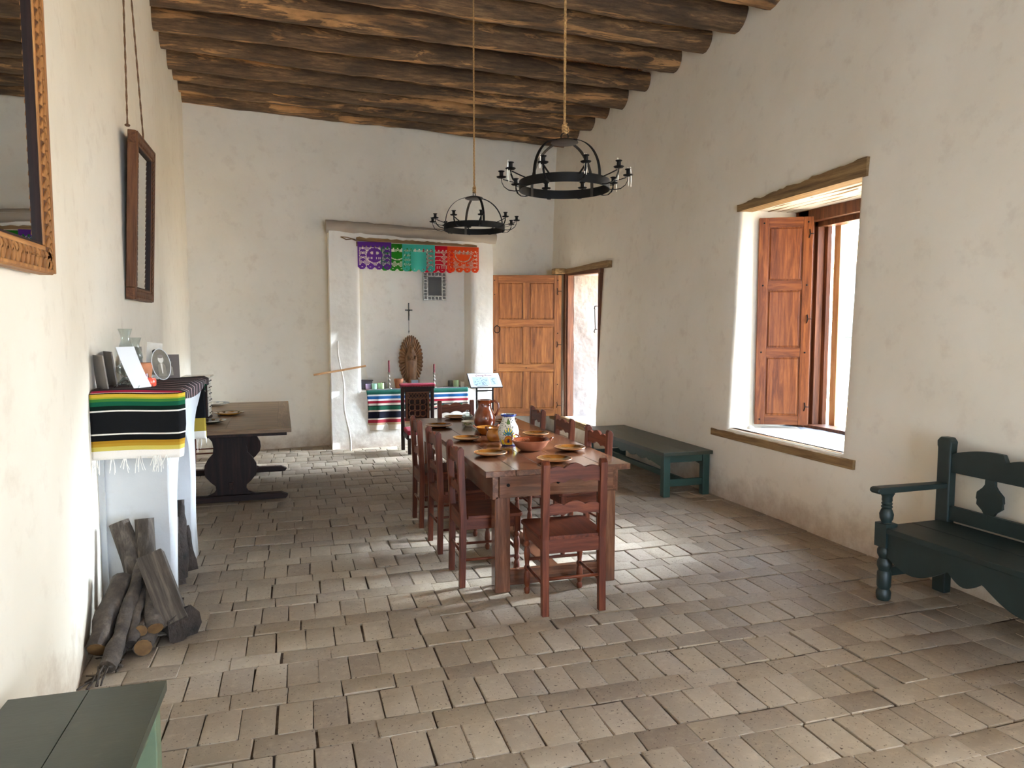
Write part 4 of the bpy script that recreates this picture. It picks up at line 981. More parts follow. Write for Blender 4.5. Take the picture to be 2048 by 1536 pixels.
def sar(u, v):
    d = v * LT; x = -1.10 + .45 * min(u, .80) / .80; side = max(0, (u - .80) / .2)
    if d < Ln:
        q = Ln - d; y = 4.462 - .012 * math.sin(u * 9) * min(1, q * 4) - .012; z = 1.305 - q; x += side * .035 - .05 * side * max(0, q - .2) * 2; y += side * .02
        return (x, y, z + .004 * math.sin(u * 7))
    if d < Ln + Lt:
        q = (d - Ln) / Lt; y = 4.47 + 1.235 * q; hang = side * (.03 + .05 * abs(math.sin(q * PI * 1.15 + .3)))
        x += .03 * min(1, side * 4)
        z = 1.305 + .006 * math.sin(u * 5 + q * 9) - hang - .012 * (q < .02)
        if side > 0: y += .03 * side * math.sin(q * 12)
        return (x, y, z)
    q = d - Ln - Lt; return (x + .0 * min(1, side * 4), 5.715 + .01 * math.sin(u * 8), 1.30 - q - side * .05)
g = G(); g.grid(40, 90, sar, uv=True)
sp_ = thing('mantel_sarape', 'black sarape with green, yellow and crimson stripes draped over the hearth mantel', 'blanket')
o = obj('cloth', g, kk.m, sp_, smooth=True, fix=False); s = o.modifiers.new('thick', 'SOLIDIFY'); s.thickness = .004; s.offset = 1
g = G(); rf = random.Random(8)
for ends, (yy, zz, L0) in enumerate(((4.452, .922, .075), (5.725, .845, .09))):
    for i in range(46 if ends == 0 else 12):
        c = rf.choice([.05, .13, .27, .42, .57, .74, .80, .88]) + rf.gauss(0, .014) if ends == 0 else .75 + rf.random() * .22
        x = -1.13 + .47 * c; L = L0 * rf.uniform(.5, 1.2); w = rf.uniform(-.012, .012)
        g.tube([(x, yy - .004, zz + .012), (x + w, yy - .012, zz - L * .4), (x + w * 1.5 + rf.uniform(-.008, .008), yy - .008, zz - L)], .0018, 4)
o = obj('fringe', g, M_FRINGE, sp_)

MZ = 1.312
# things standing on the mantel
for i, (yy, w, h, lab) in enumerate(((4.60, .085, .195, 'nearer narrow grey board leaning on the wall at the near end of the mantel'), (4.84, .10, .21, 'second narrow grey board leaning on the wall behind the white sheet'))):
    tag(obj('leaning_board', G().box(-.004, .004, -w, w, 0, h), M_GREY, bev=.001, loc=(-1.065, yy, MZ), rot=(0, -.12, .55 - .1 * i)), lab, 'board')
t = thing('card_on_easel', 'curled white sheet tilted back on a clear easel at the near end of the mantel', 'sheet', (-.90, 4.60, MZ), -.6)
obj('sheet', G().grid(10, 12, lambda u, v: (.07 - .15 * v + .03 * v * v + .012 * math.sin(u * 3), -.075 + .13 * u, .006 + .235 * v)), M_WHITE, t, smooth=True)
g = G(); g.tube([(.085, -.05, .02), (.075, -.05, .004), (-.02, -.05, .07), (-.10, -.05, .003)], .003, 6); g.tube([(-.02, -.05, .07), (-.02, .05, .07)], .003, 6); g.tube([(.085, .05, .02), (.075, .05, .004), (-.02, .05, .07), (-.10, .05, .003)], .003, 6); obj('easel', g, M_GLASS, t, smooth=True)
def chimney(label, loc, s):
    t = thing('oil_lamp', label, 'lamp', loc)
    obj('fount', G().lathe([(.045 * s, 0), (.055 * s, .01), (.03 * s, .03), (.028 * s, .05), (.055 * s, .08), (.058 * s, .11), (.03 * s, .135)], 22), M_GLASS, t, smooth=.8)
    obj('burner', G().lathe([(.02 * s, .135), (.03 * s, .14), (.032 * s, .155), (.02 * s, .165)], 16), M_IRONB, t, smooth=.8)
    o = obj('glass_chimney', G().lathe([(.028 * s, .155), (.045 * s, .19), (.04 * s, .225), (.026 * s, .27), (.026 * s, .30), (.040 * s, .345)], 24, caps=False), M_GLASS, t, smooth=True)
    return t
chimney('taller clear glass oil lamp on the mantel with a flared chimney', (-1.0, 4.90, MZ), 1.0)
t2 = chimney('shorter clear glass oil lamp on the mantel, right of the taller one', (-.985, 5.10, MZ), .95); t2.scale = (1, 1, .84)
t = thing('clay_pot', 'terracotta pot on the mantel behind the coral candle', 'pot', (-.935, 5.0, MZ))
obj('body', G().lathe([(.04, 0), (.046, .004), (.058, .05), (.063, .09), (.062, .112), (.056, .122), (.058, .13), (.052, .13), (.05, .11), (.05, .03), (.001, .02)], 26), M_TERRA, t, smooth=.9)
t = thing('coral_candle', 'coral red jar candle at the near front of the mantel', 'candle', (-.845, 4.72, MZ))
obj('jar', G().lathe([(.036, 0), (.041, .006), (.041, .035), (.037, .044), (.036, .05), (.032, .05), (.032, .04), (.001, .038)], 24), M_CANDO, t, smooth=.9)
tag(obj('glass_votive', G().lathe([(.016, 0), (.024, .01), (.028, .035), (.024, .055), (.022, .055), (.026, .035), (.02, .012), (.001, .006)], 18), M_GLASSP, smooth=.9, loc=(-.885, 4.80, MZ + .0)), 'small clear glass votive just behind the coral candle', 'votive').scale = (1, 1, 1.3)
# prints: figures are flat shapes on flat cards
def card(name, label, loc, rot, w, h, base, oval=False, small=False):
    t = thing(name, label, 'photograph', loc); t.rotation_euler = rot
    def oc(sx, sz, cz, y0, y1, cx=0, n=28): return G().prism([(cx + sx * math.cos(2 * PI * i / n), cz + sz * math.sin(2 * PI * i / n)) for i in range(n)], y0, y1)
    obj('print', oc(w / 2, h / 2, h / 2, 0, .004) if oval else G().box(-w / 2, w / 2, 0, .003, 0, h), base, t)
    if oval:
        g = G(); g.tube([(w / 2 * math.cos(a), .001, h / 2 + h / 2 * math.sin(a)) for a in [2 * PI * i / 36 for i in range(36)]], .0028, 6, closed=True); obj('border', g, M_WHITE, t, smooth=True)
    m = M_PHOTOL if oval else M_PHOTO
    obj('figure_head', oc(w * .15, h * .12, h * .66, -.0012, 0), m, t)
    obj('figure_hair', oc(w * .16, h * .06, h * .755, -.0016, -.0004), M_DARKW if not oval else M_GREY, t)
    obj('figure_body', G().prism([(-w * .22, h * .12), (w * .22, h * .12), (w * .20, h * .45), (w * .07, h * .56), (-w * .07, h * .56), (-w * .20, h * .45)], -.001, 0), m if not oval else M_PHOTO, t)
    if oval: obj('figure_shirt', G().prism([(-w * .02, h * .2), (w * .02, h * .2), (w * .05, h * .53), (-w * .05, h * .53)], -.0016, 0), M_PHOTOL, t)
    return t
card('oval_portrait', 'dark oval portrait photograph with white edge leaning at the front of the mantel', (-.84, 5.20, MZ + .008), (-.25, 0, .65), .125, .21, M_PHOTO, True)
card('small_portrait', 'small pale portrait photograph standing high behind the oval portrait', (-.93, 5.34, MZ + .004), (-.1, .12, .5), .10, .25, M_PHOTOL)
card('grey_portrait', 'grey rectangular photograph behind the shorter oil lamp', (-1.02, 5.26, MZ + .003), (-.1, 0, .5), .10, .225, M_GREY)
card('dark_photograph', 'dark rectangular photograph standing directly behind the oval portrait', (-.845, 5.42, MZ + .003), (-.08, 0, .4), .15, .165, M_BROWNBOX)
t = thing('olive_votive', 'round olive green glass candle holder at the far end of the mantel', 'candle holder', (-.90, 5.60, MZ))
obj('bowl', G().lathe([(.028, 0), (.04, .01), (.044, .035), (.038, .055), (.036, .06), (.032, .06), (.034, .05), (.038, .03), (.001, .02)], 24), M_CANDG, t, smooth=.9)
for i, (x, y, lab) in enumerate(((-.87, 5.30, 'nearer small black canister on the mantel, right of the oval portrait'), (-.845, 5.52, 'farther small black canister in front of the olive candle holder'))):
    t = thing('black_canister', lab, 'canister', (x, y, MZ)); obj('can', G().lathe([(.014, 0), (.016, .002), (.016, .036), (.0165, .038), (.0165, .046), (.001, .047)], 18), M_BLACK, t, smooth=.7); obj('lid', G().lathe([(.017, .04), (.017, .049), (.001, .05)], 18), M_GREY, t, smooth=.7)

# ================================================================ TRESTLE TABLE BY THE WALL
t = thing('trestle_table', 'dark trestle table with vase-shaped end boards against the far left wall', 'table', (-.63, 8.07, 0), .018)
for a, b, c, d in ((-.52, .56, -1.30, -1.18), (-.52, .56, 1.18, 1.30)): obj('border_board', G().box(a, b, c, d, .715, .755), W['trestlex'], t, bev=.003)
for a, b in ((-.52, -.46), (.44, .56)): obj('border_board', G().box(a, b, -1.178, 1.178, .715, .755), W['trestley'], t, bev=.003)
for i in range(5):
    for j in range(2): obj('top_panel', G().box(-.458 + j * .449, -.459 + (j + 1) * .449, -1.176 + i * .471, -1.177 + (i + 1) * .471, .717, .754), W['trestlex'], t, bev=.0015)
obj('apron', G().box(-.50, .52, -1.27, 1.27, .685, .716), W['darky'], t, bev=.003)
half = [(.225, .70), (.225, .665), (.20, .64), (.16, .585), (.150, .53), (.155, .47), (.20, .42), (.232, .36), (.238, .30), (.228, .25), (.18, .19), (.140, .155), (.136, .12), (.155, .09), (.225, .06)]
for yy in (-.80, .62):
    obj('trestle_board', G().prism([(a, b) for a, b in half] + [(-a, b) for a, b in half[::-1]], yy - .02, yy + .02), W['darkz'], t, bev=.004)
    obj('foot', G().prism([(-.50, 0), (.50, 0), (.52, .03), (.46, .058), (-.46, .06), (-.52, .03)], yy - .04, yy + .04), W['darkx'], t, bev=.004)
obj('stretcher', G().box(-.02, .02, -.85, .67, .12, .19), W['darky'], t, bev=.003)
TT = .757
def platter(label, loc, r, base, ring, sp, cat='platter'):
    t = thing('painted_platter', label, cat, loc)
    PL = [(r * .45, 0), (r * .6, .004), (r * .97, .022), (r, .028), (r * .96, .029), (r * .6, .014), (.001, .012)]
    obj('dish', G().lathe(PL, 34), base, t, smooth=.9)
    obj('rim_band', G().lathe([(r * 1.003, .0275), (r * .985, .0297), (r * .93, .0282)], 34, caps=False), ring, t, smooth=True)
    g = G()
    for i in range(9):
        a = i * .698; g.prism([(r * .78 * math.cos(a) + r * .10 * math.cos(v), r * .78 * math.sin(a) + r * .07 * math.sin(v)) for v in [2 * PI * q / 8 for q in range(8)]], .0213, .0238, 'z')
    g.prism([(r * .25 * math.cos(v), r * .2 * math.sin(v)) for v in [2 * PI * q / 12 for q in range(12)]], .0125, .0145, 'z'); obj('painted_pattern', g, sp, t, fix=False)
M_CREAM = simple('cream_plate', '#d9d4c2', rough=.15, coat=.4); M_BLUEG = simple('blue_glaze', '#4d6076', rough=.2); M_DKPL = simple('dark_green_plate', '#2f3326', rough=.2)
M_YPL = simple('gold_plate', [(.35, '#8f5f1c'), (.65, '#c9923a')], 9, rough=.2, coat=.4)
platter('large white platter with a blue rim at the far end of the trestle table', (-.93, 9.08, TT), .17, M_CREAM, M_BLUEG, M_BLUEG)
platter('golden painted platter with dark rim in the middle of the trestle table', (-.68, 8.02, TT), .155, M_YPL, M_DKPL, M_DKPL)
platter('dark painted platter at the near end of the trestle table, beside the small cabinet', (-.80, 7.34, TT), .155, M_DKPL, M_CREAM, M_YPL)
t = thing('inlaid_cabinet', 'small dark cabinet with pale inlaid drawer front and pale top on the trestle table', 'cabinet', (-.94, 7.72, TT))
obj('body', G().prism([(-.11, 0), (.115, 0), (.115, .018), (.10, .03), (.10, .42), (-.11, .42)], -.13, .13), W['darkz'], t, bev=.002)
obj('top_slab', G().box(-.13, .135, -.145, .145, .42, .438), M_CREAM, t, bev=.004)
for i in range(6):
    for j in range(2):
        d = obj('drawer', G().box(.10, .108, -.122 + j * .124, -.002 + j * .124, .035 + i * .064, .094 + i * .064), M_PHOTOL, t, bev=.002)
        obj('knob', G().lathe([(.004, 0), (.004, .006), (.008, .01), (.001, .015)], 8), M_BLACK, d, smooth=True, loc=(.108, -.062 + j * .124, .064 + i * .064), rot=(0, PI / 2, 0))
t = thing('tan_jar', 'round tan jar on the floor behind the dark trestle table', 'jar', (-.73, 9.72, 0))
obj('body', G().lathe([(.06, 0), (.075, .01), (.13, .10), (.175, .22), (.18, .28), (.15, .36), (.10, .40), (.10, .42), (.085, .42), (.085, .40), (.001, .38)], 26), M_LEATHER, t, smooth=.9)

# ================================================================ FIREWOOD
def rod(name, label, pts, r0, r1, mat=M_BARK, cat='firewood', n=10, rough=.35, seed=0, ends=False, group='firewood leaning against the hearth'):
    P = [Vector(p) for p in pts]; Q = []
    for i in range(len(P) - 1):
        for q in range(5): Q.append(P[i].lerp(P[i + 1], q / 5))
    Q.append(P[-1]); g = G(); Q = [q + Vector((nz(q.x * 12, q.y * 12, seed), nz(q.z * 12, q.y * 12, seed + 3), 0)) * .006 for q in Q]
    g.tube(Q, lambda t: r0 + (r1 - r0) * t, n, rough=rough, seed=seed)
    o = obj(name, g, mat, smooth=.9); tag(o, label, cat, group)
    if ends:
        d = (Q[-1] - Q[-2]).normalized(); gg = G(); gg.lathe([(r1 * .93, 0), (r1 * .9, .003), (.001, .004)], 12)
        oo = obj('cut_end', gg, M_ENDGR, o); oo.location = Q[-1] - d * .001; oo.rotation_euler = d.to_track_quat('Z', 'Y').to_euler()
    return o
t = thing('forked_log', 'weathered grey forked log standing upright against the hearth', 'log', group='firewood leaning against the hearth')
g = G(); g.tube([(-.87, 4.35, 0), (-.875, 4.38, .12), (-.88, 4.40, .26), (-.92, 4.43, .38), (-.985, 4.47, .555)], lambda u: .085 - .03 * u, 12, rough=.25, seed=3)
obj('trunk', g, W['weathz'], t, smooth=.7)
g = G(); g.tube([(-.88, 4.38, .20), (-.845, 4.41, .30), (-.845, 4.44, .42), (-.85, 4.47, .565)], lambda u: .062 - .012 * u, 12, rough=.25, seed=5); obj('branch', g, W['weathz'], t, smooth=.7)
g = G(); g.box(-.065, .065, -.045, .045, 0, .40)
o = obj('squared_block', g, W['weathz'], bev=.004, loc=(-.635, 4.02, .10), rot=(-.52, -.34, .15)); tag(o, 'squared grey timber block leaning over the right of the firewood', 'block', 'firewood leaning against the hearth')
rod('charred_chunk', 'dark charred chunk of wood under the squared block', [(-.60, 4.02, .07), (-.68, 4.15, .08), (-.70, 4.3, .09)], .085, .06, M_CHAR, rough=.8, seed=2)
rod('firewood_log', 'thick smooth log leaning between the wall and the long gnarled branch', [(-.92, 4.22, .30), (-.96, 4.05, .19), (-1.0 + .03, 3.86, .07)], .055, .05, ends=True, seed=11)
rod('firewood_branch', 'long gnarled grey branch leaning in front of the forked log', [(-.83, 4.27, .36), (-.86, 4.08, .22), (-.875, 3.90, .10), (-.895, 3.72, .035)], .034, .040, seed=21)
rod('firewood_branch', 'thin branch with a side twig right of the long gnarled branch', [(-.80, 4.22, .27), (-.825, 4.03, .17), (-.815, 3.88, .07)], .022, .030, seed=31)
rod('firewood_branch', 'knotty short branch below the squared block', [(-.775, 4.20, .26), (-.755, 4.05, .17), (-.72, 3.95, .11)], .028, .042, ends=True, seed=41)
rod('firewood_log', 'small log with pale end grain lying lowest in the pile', [(-.80, 4.30, .05), (-.775, 4.05, .05), (-.765, 3.87, .048)], .045, .046, ends=True, seed=51)
rod('firewood_log', 'short stub with cut end on top of the pale-ended log', [(-.80, 4.15, .125), (-.79, 4.0, .12), (-.785, 3.93, .115)], .03, .033, ends=True, seed=53)
rod('firewood_log', 'dark log at the bottom of the pile under the branches', [(-.85, 4.35, .05), (-.88, 4.0, .045), (-.90, 3.85, .04)], .05, .045, M_CHAR, seed=55)
g = G(); rt = random.Random(4)
for i in range(16):
    x, y = -.93 + rt.uniform(-.03, .07), 3.72 + rt.uniform(-.12, .12); a = rt.uniform(0, 3.1); L = rt.uniform(.05, .11)
    g.tube([(x - L * math.cos(a) * .5, y - L * math.sin(a), .008), (x, y, .012 + rt.uniform(0, .04)), (x + L * math.cos(a) * .5, y + L * math.sin(a), .01 + rt.uniform(0, .05))], rt.uniform(.003, .007), 5, rough=.4)
o = obj('twig_litter', g, M_BARK); tag(o, 'loose twigs and bark bits on the floor by the wall, before the logs', 'twigs'); o['kind'] = 'stuff'
for i, (pts, r0, r1, lab) in enumerate([([(-.745, 4.98, .03), (-.75, 5.02, .3), (-.755, 5.06, .53)], .045, .03, 'tallest dark split log upright in the fire opening'),
                                       ([(-.70, 5.09, .04), (-.72, 5.12, .2), (-.74, 5.15, .33)], .04, .025, 'shorter dark split log leaning at the right of the fire opening'),
                                       ([(-.735, 4.83, .035), (-.75, 4.88, .22), (-.77, 4.92, .45)], .035, .028, 'dark log at the near side of the fire opening'),
                                       ([(-.84, 4.93, .05), (-.83, 4.95, .35), (-.79, 4.97, .66)], .026, .026, 'dark squared stick reaching highest in the fire opening')]):
    rod('hearth_log', lab, pts, r0, r1, M_CHAR, rough=.5, seed=60 + i * 7, group='dark logs in the fire opening')

# ================================================================ NICHE: SARAPE AND ALTAR THINGS
NZ_ = .803
Ld = .26; Lz = .56; LL = Ld + Lz
def v2(d): return (Ld + d * Lz) / LL
ms = stripes('sarape_altar', [(0, '#2a2628'), (.05, '#ddd6d0'), (.07, '#2a2628'), (.15, '#b8324a'), (.17, '#2a2628'), (.25, '#e4ded8'), (.28, '#222'+'224'), (v2(0), '#1d5a4c'), (v2(.09), '#e8e6e2'), (v2(.125), '#1f5f9c'), (v2(.20), '#e8e6e2'), (v2(.245), '#a8243a'), (v2(.31), '#e3d6c6'), (v2(.365), '#1a1a22'), (v2(.385), '#1f5a44'), (v2(.48), '#ded2c2'), (v2(.52), '#101020'), (v2(.69), '#ddd2c4'), (v2(.72), '#a02838'), (v2(.80), '#b89c7c'), (v2(.86), '#d8ccbc'), (v2(.985), '#cfc4b4')])
def alt(u, v):
    x = .945 + 1.485 * u; d = v * LL
    yf = 10.06 + .06 * (x - .47)
    if d < Ld: return (x, yf + .26 - d + .0, NZ_ + .004 + .002 * math.sin(x * 30))
    q = (d - Ld) / Lz; s = 1 / (1 + math.exp(-(x - 1.68) * 14)); m = .56 * (1 - s) + .285 * s
    dd = min(q * .56, m); extra = max(0, q * .56 - m)
    z = NZ_ - .008 - dd + extra * .25
    return (x + .02 * math.sin(q * 3) * (1 if u < .1 else 0), yf - .012 - .018 * math.sin(x * 23 + q * 2) * q - (.010 * min(1, extra * 40)) - .012, z)
g = G(); g.grid(80, 60, alt, uv=True); o = obj('altar_sarape', g, ms, smooth=True, fix=False); tag(o, 'sarape with green, blue, red and black stripes hanging from the altar niche shelf', 'blanket')
s = o.modifiers.new('thick', 'SOLIDIFY'); s.thickness = .004
AZ = NZ_ + .008
t = thing('wooden_box', 'small dark lidded wooden box at the left end of the altar shelf', 'box', (.975, 10.36, AZ)); obj('body', G().box(-.08, .08, -.06, .06, 0, .11), M_BROWNBOX, t, bev=.003); obj('lid', G().box(-.09, .09, -.07, .07, .11, .125), M_BROWNBOX, t, bev=.003)
def votive(x, y, r, h, m, lab):
    t = thing('votive_candle', lab, 'candle', (x, y, AZ)); obj('glass', G().lathe([(r * .9, 0), (r, .005), (r, h), (r * .93, h), (r * .9, h * .75), (.001, h * .72)], 20), m, t, smooth=.8); obj('wick', G().lathe([(.002, h * .72), (.002, h * .9), (.0005, h * .93)], 6), M_BLACK, t)
votive(.985, 10.20, .038, .075, M_LILAC, 'lilac votive candle on the altar shelf in front of the dark box')
votive(1.065, 10.17, .036, .08, M_MINT, 'mint green votive candle, second from the left on the altar shelf')
votive(1.165, 10.22, .045, .085, M_LIME, 'yellow-green votive candle left of the left candlestick')
votive(1.225, 10.30, .035, .09, M_GREY, 'grey votive candle just behind the yellow-green one')
votive(2.205, 10.36, .036, .09, M_PHOTO, 'brownish votive candle, leftmost of the three at the right end of the altar shelf')
votive(2.28, 10.30, .042, .095, M_LIME, 'pale green votive candle, middle of the three at the right end of the altar shelf')
votive(2.37, 10.28, .03, .075, M_WAX, 'small cream votive candle at the right end of the altar shelf')
def stick(x, y, hb, hc, lab):
    t = thing('candlestick', lab, 'candlestick', (x, y, AZ), 0, 'silver candlesticks with red candles on the altar'); s = hb / .24
    obj('stem', G().lathe([(.042, 0), (.04, .006), (.016, .016), (.012, .04), (.02, .055), (.02, .065), (.010, .08), (.008, .10), (.018, .118), (.018, .13), (.008, .145), (.008, .165), (.017, .18), (.010, .20), (.012, .215), (.022, .232), (.022, .238), (.001, .24)][:], 16), M_SILVER, t, smooth=.8).scale = (1, 1, s)
    c = obj('candle', G().lathe([(.014, hb - .005), (.0135, hb + hc), (.006, hb + hc + .006), (.001, hb + hc + .007)], 14), M_CANDR, t, smooth=.8); obj('wick', G().lathe([(.0012, hb + hc), (.0012, hb + hc + .018)], 5), M_BLACK, c)
stick(1.285, 10.24, .235, .165, 'left silver candlestick holding a taller dark red candle'); stick(1.94, 10.24, .22, .12, 'right silver candlestick holding a shorter dark red candle, beside the carved relief')
t = thing('terracotta_pot', 'plain terracotta pot on the altar left of the carved relief', 'pot', (1.43, 10.30, AZ)); obj('body', G().lathe([(.04, 0), (.05, .005), (.062, .10), (.068, .10), (.068, .135), (.06, .135), (.055, .1), (.04, .02), (.001, .018)], 22), M_TERRA, t, smooth=.7)
t = thing('picture_frame', 'small wooden picture frame standing before the carved relief', 'picture', (1.655, 10.22, AZ)); t.rotation_euler = (-.15, 0, 0)
for a, b, c, d in ((-.065, .065, 0, .014), (-.065, .065, .116, .13), (-.065, -.051, .014, .116), (.051, .065, .014, .116)): obj('frame_side', G().box(a, b, -.008, .008, c, d), W['trestlex'], t, bev=.002)
obj('picture', G().box(-.052, .052, -.002, .004, .013, .117), M_BLUEPR, t); obj('picture_shape', G().prism([(.0, .014), (.05, .014), (.05, .06), (.035, .07), (.02, .055), (.012, .06)], -.0035, -.002), M_BLUEG, t)
# carved relief
t = thing('carved_relief', 'carved wooden oval relief of a robed praying figure before scalloped rays', 'carving', (1.63, 10.42, AZ))
g = G(); N = 36; a_, b_ = .165, .335; zc = .40; n = N * 6; vs = []; rings = [(.30, .0), (.55, -.012), (.8, -.018), (.93, -.014), (1.0, -.002)]
def rr(i, k2): ph = (i % 6) / 6; sc = abs(math.sin(PI * i / 6)); return sc
for q, (f, dy) in enumerate(rings):
    for i in range(n):
        th = 2 * PI * i / n; sc = rr(i, 0); m = f * (1 + (.09 * sc if q >= 3 else 0)); vs.append((a_ * m * math.cos(th), dy - .010 * sc * (f > .4), zc + b_ * m * math.sin(th)))
m_ = len(rings)
fs = [(q * n + i, q * n + (i + 1) % n, (q + 1) * n + (i + 1) % n, (q + 1) * n + i) for q in range(m_ - 1) for i in range(n)]
base = len(vs); vs += [(x, .03, z) for x, y_, z in vs[(m_ - 1) * n:m_ * n]]
fs += [((m_ - 1) * n + i, (m_ - 1) * n + (i + 1) % n, base + (i + 1) % n, base + i) for i in range(n)] + [tuple(base + i for i in range(n))] + [tuple(range(n))]
g.add(vs, fs); obj('ray_halo', g, M_CARVED, t, smooth=.5, fix=True)
def loft(secs, n=20, yk=.6):   # sections: (z, half width, depth, yoffset)
    g = G(); vs = []
    for z, w, d, yo in secs:
        for i in range(n): a = 2 * PI * i / n; vs.append((w * math.cos(a), yo + d * math.sin(a), z))
    fs = [(q * n + i, q * n + (i + 1) % n, (q + 1) * n + (i + 1) % n, (q + 1) * n + i) for q in range(len(secs) - 1) for i in range(n)] + [tuple(range(n - 1, -1, -1)), tuple(range((len(secs) - 1) * n, len(secs) * n))]
    g.add(vs, fs); return g
obj('mantle', loft([(.10, .05, .02, -.02), (.14, .075, .028, -.02), (.30, .085, .032, -.02), (.42, .088, .034, -.02), (.50, .07, .032, -.02), (.545, .045, .028, -.02), (.585, .034, .024, -.02), (.605, .012, .01, -.02)]), M_CARVED, t, smooth=.9)
obj('robe', loft([(.11, .05, .022, -.04), (.2, .045, .024, -.042), (.33, .05, .026, -.044), (.40, .04, .022, -.044), (.47, .042, .02, -.042), (.50, .02, .015, -.04)]), M_CARVED, t, smooth=.9)
g = G()
for i in range(-3, 4): g.tube([(i * .013, -.062 + abs(i) * .004, .12), (i * .012, -.066 + abs(i) * .004, .25), (i * .008, -.066 + abs(i) * .004, .36)], .004, 5)
obj('robe_folds', g, M_CARVED, t, smooth=True)
g = G(); g.tube([(-.06, -.045, .46), (-.055, -.062, .40), (-.02, -.078, .41), (0, -.082, .43)], lambda u: .016 - .006 * u, 8); g.tube([(.06, -.045, .46), (.055, -.062, .40), (.02, -.078, .41), (0, -.082, .43)], lambda u: .016 - .006 * u, 8); g.tube([(0, -.08, .42), (0, -.078, .462)], lambda u: .010 - .005 * u, 8); obj('arms', g, M_CARVED, t, smooth=True)
obj('head', loft([(.50, .012, .012, -.05), (.52, .022, .02, -.052), (.54, .026, .022, -.052), (.56, .022, .02, -.05), (.575, .008, .008, -.048)]), M_CARVED, t, smooth=.9)
obj('base', loft([(.0, .085, .05, 0), (.03, .08, .05, 0), (.07, .05, .04, -.01), (.11, .06, .03, -.015), (.125, .03, .02, -.02)]), M_CARVED, t, smooth=.7)
# crucifix with hanging beads
t = thing('crucifix', 'small black crucifix with a string of beads on the niche wall', 'crucifix', (1.625, 10.555, 1.62))
obj('upright', G().box(-.008, .008, -.012, 0, .17, .43), M_BLACK, t, bev=.002); obj('crossbar', G().box(-.055, .055, -.012, 0, .315, .331), M_BLACK, t, bev=.002)
g = G(); g.tube([(0, -.02, .335), (0, -.022, .29), (.003, -.02, .25), (0, -.018, .20)], lambda u: .009 - .004 * u, 8); g.tube([(-.045, -.016, .33), (0, -.02, .308), (.045, -.016, .33)], .004, 6); g.lathe([(.001, .318), (.008, .326), (.009, .334), (.001, .345)], 8, 0, -.022); obj('figure', g, M_DARKW, t, smooth=True)
g = G()
for i in range(9): g.lathe([(.001, .15 - i * .014 - .005), (.0045, .15 - i * .014), (.001, .15 - i * .014 + .005)], 6, 0, -.006)
g.box(-.0015, .0015, -.007, -.005, -.02, .17); g.box(-.004, .004, -.008, -.004, -.02, .03); g.box(-.012, .012, -.008, -.004, .005, .012); obj('beads', g, M_BLACK, t)
# pressed tin frame
t = thing('tin_frame', 'pressed tin frame with a dark picture on the niche wall', 'picture', (1.845, 10.555, 2.09))
w, h, fw = .345, .42, .065
for a, b, c, d in ((0, w, 0, fw), (0, w, h - fw, h), (0, fw, fw, h - fw), (w - fw, w, fw, h - fw)): obj('frame_side', G().box(a, b, -.018, 0, c, d), M_SILVER, t, bev=.004)
obj('picture', G().box(fw, w - fw, -.008, 0, fw, h - fw), M_BLACK, t)
g = G()
for a, b, c, d in ((fw, w - fw, fw, fw + .008), (fw, w - fw, h - fw - .008, h - fw), (fw, fw + .008, fw, h - fw), (w - fw - .008, w - fw, fw, h - fw)): g.box(a, b, -.03, -.01, c, d)
obj('inner_bead', g, M_SILVER, t, bev=.002)
g = G()
def flower(cx, cz, s=.023):
    for i in range(4):
        a = PI / 4 + i * PI / 2; ex, ez = cx + s * .6 * math.cos(a), cz + s * .6 * math.sin(a)
        g.prism([(ex + s * .5 * math.cos(v) * (1 if i % 2 else .9), ez + s * .5 * math.sin(v)) for v in [2 * PI * q / 7 for q in range(7)]], -.0195, -.017)
for i in range(4): flower(fw + .027 + i * .054, fw / 2); flower(fw + .027 + i * .054, h - fw / 2)
for i in range(8): flower(fw / 2, .04 + i * .049); flower(w - fw / 2, .04 + i * .049)
obj('pressed_flowers', g, M_DARKW, t, fix=False)

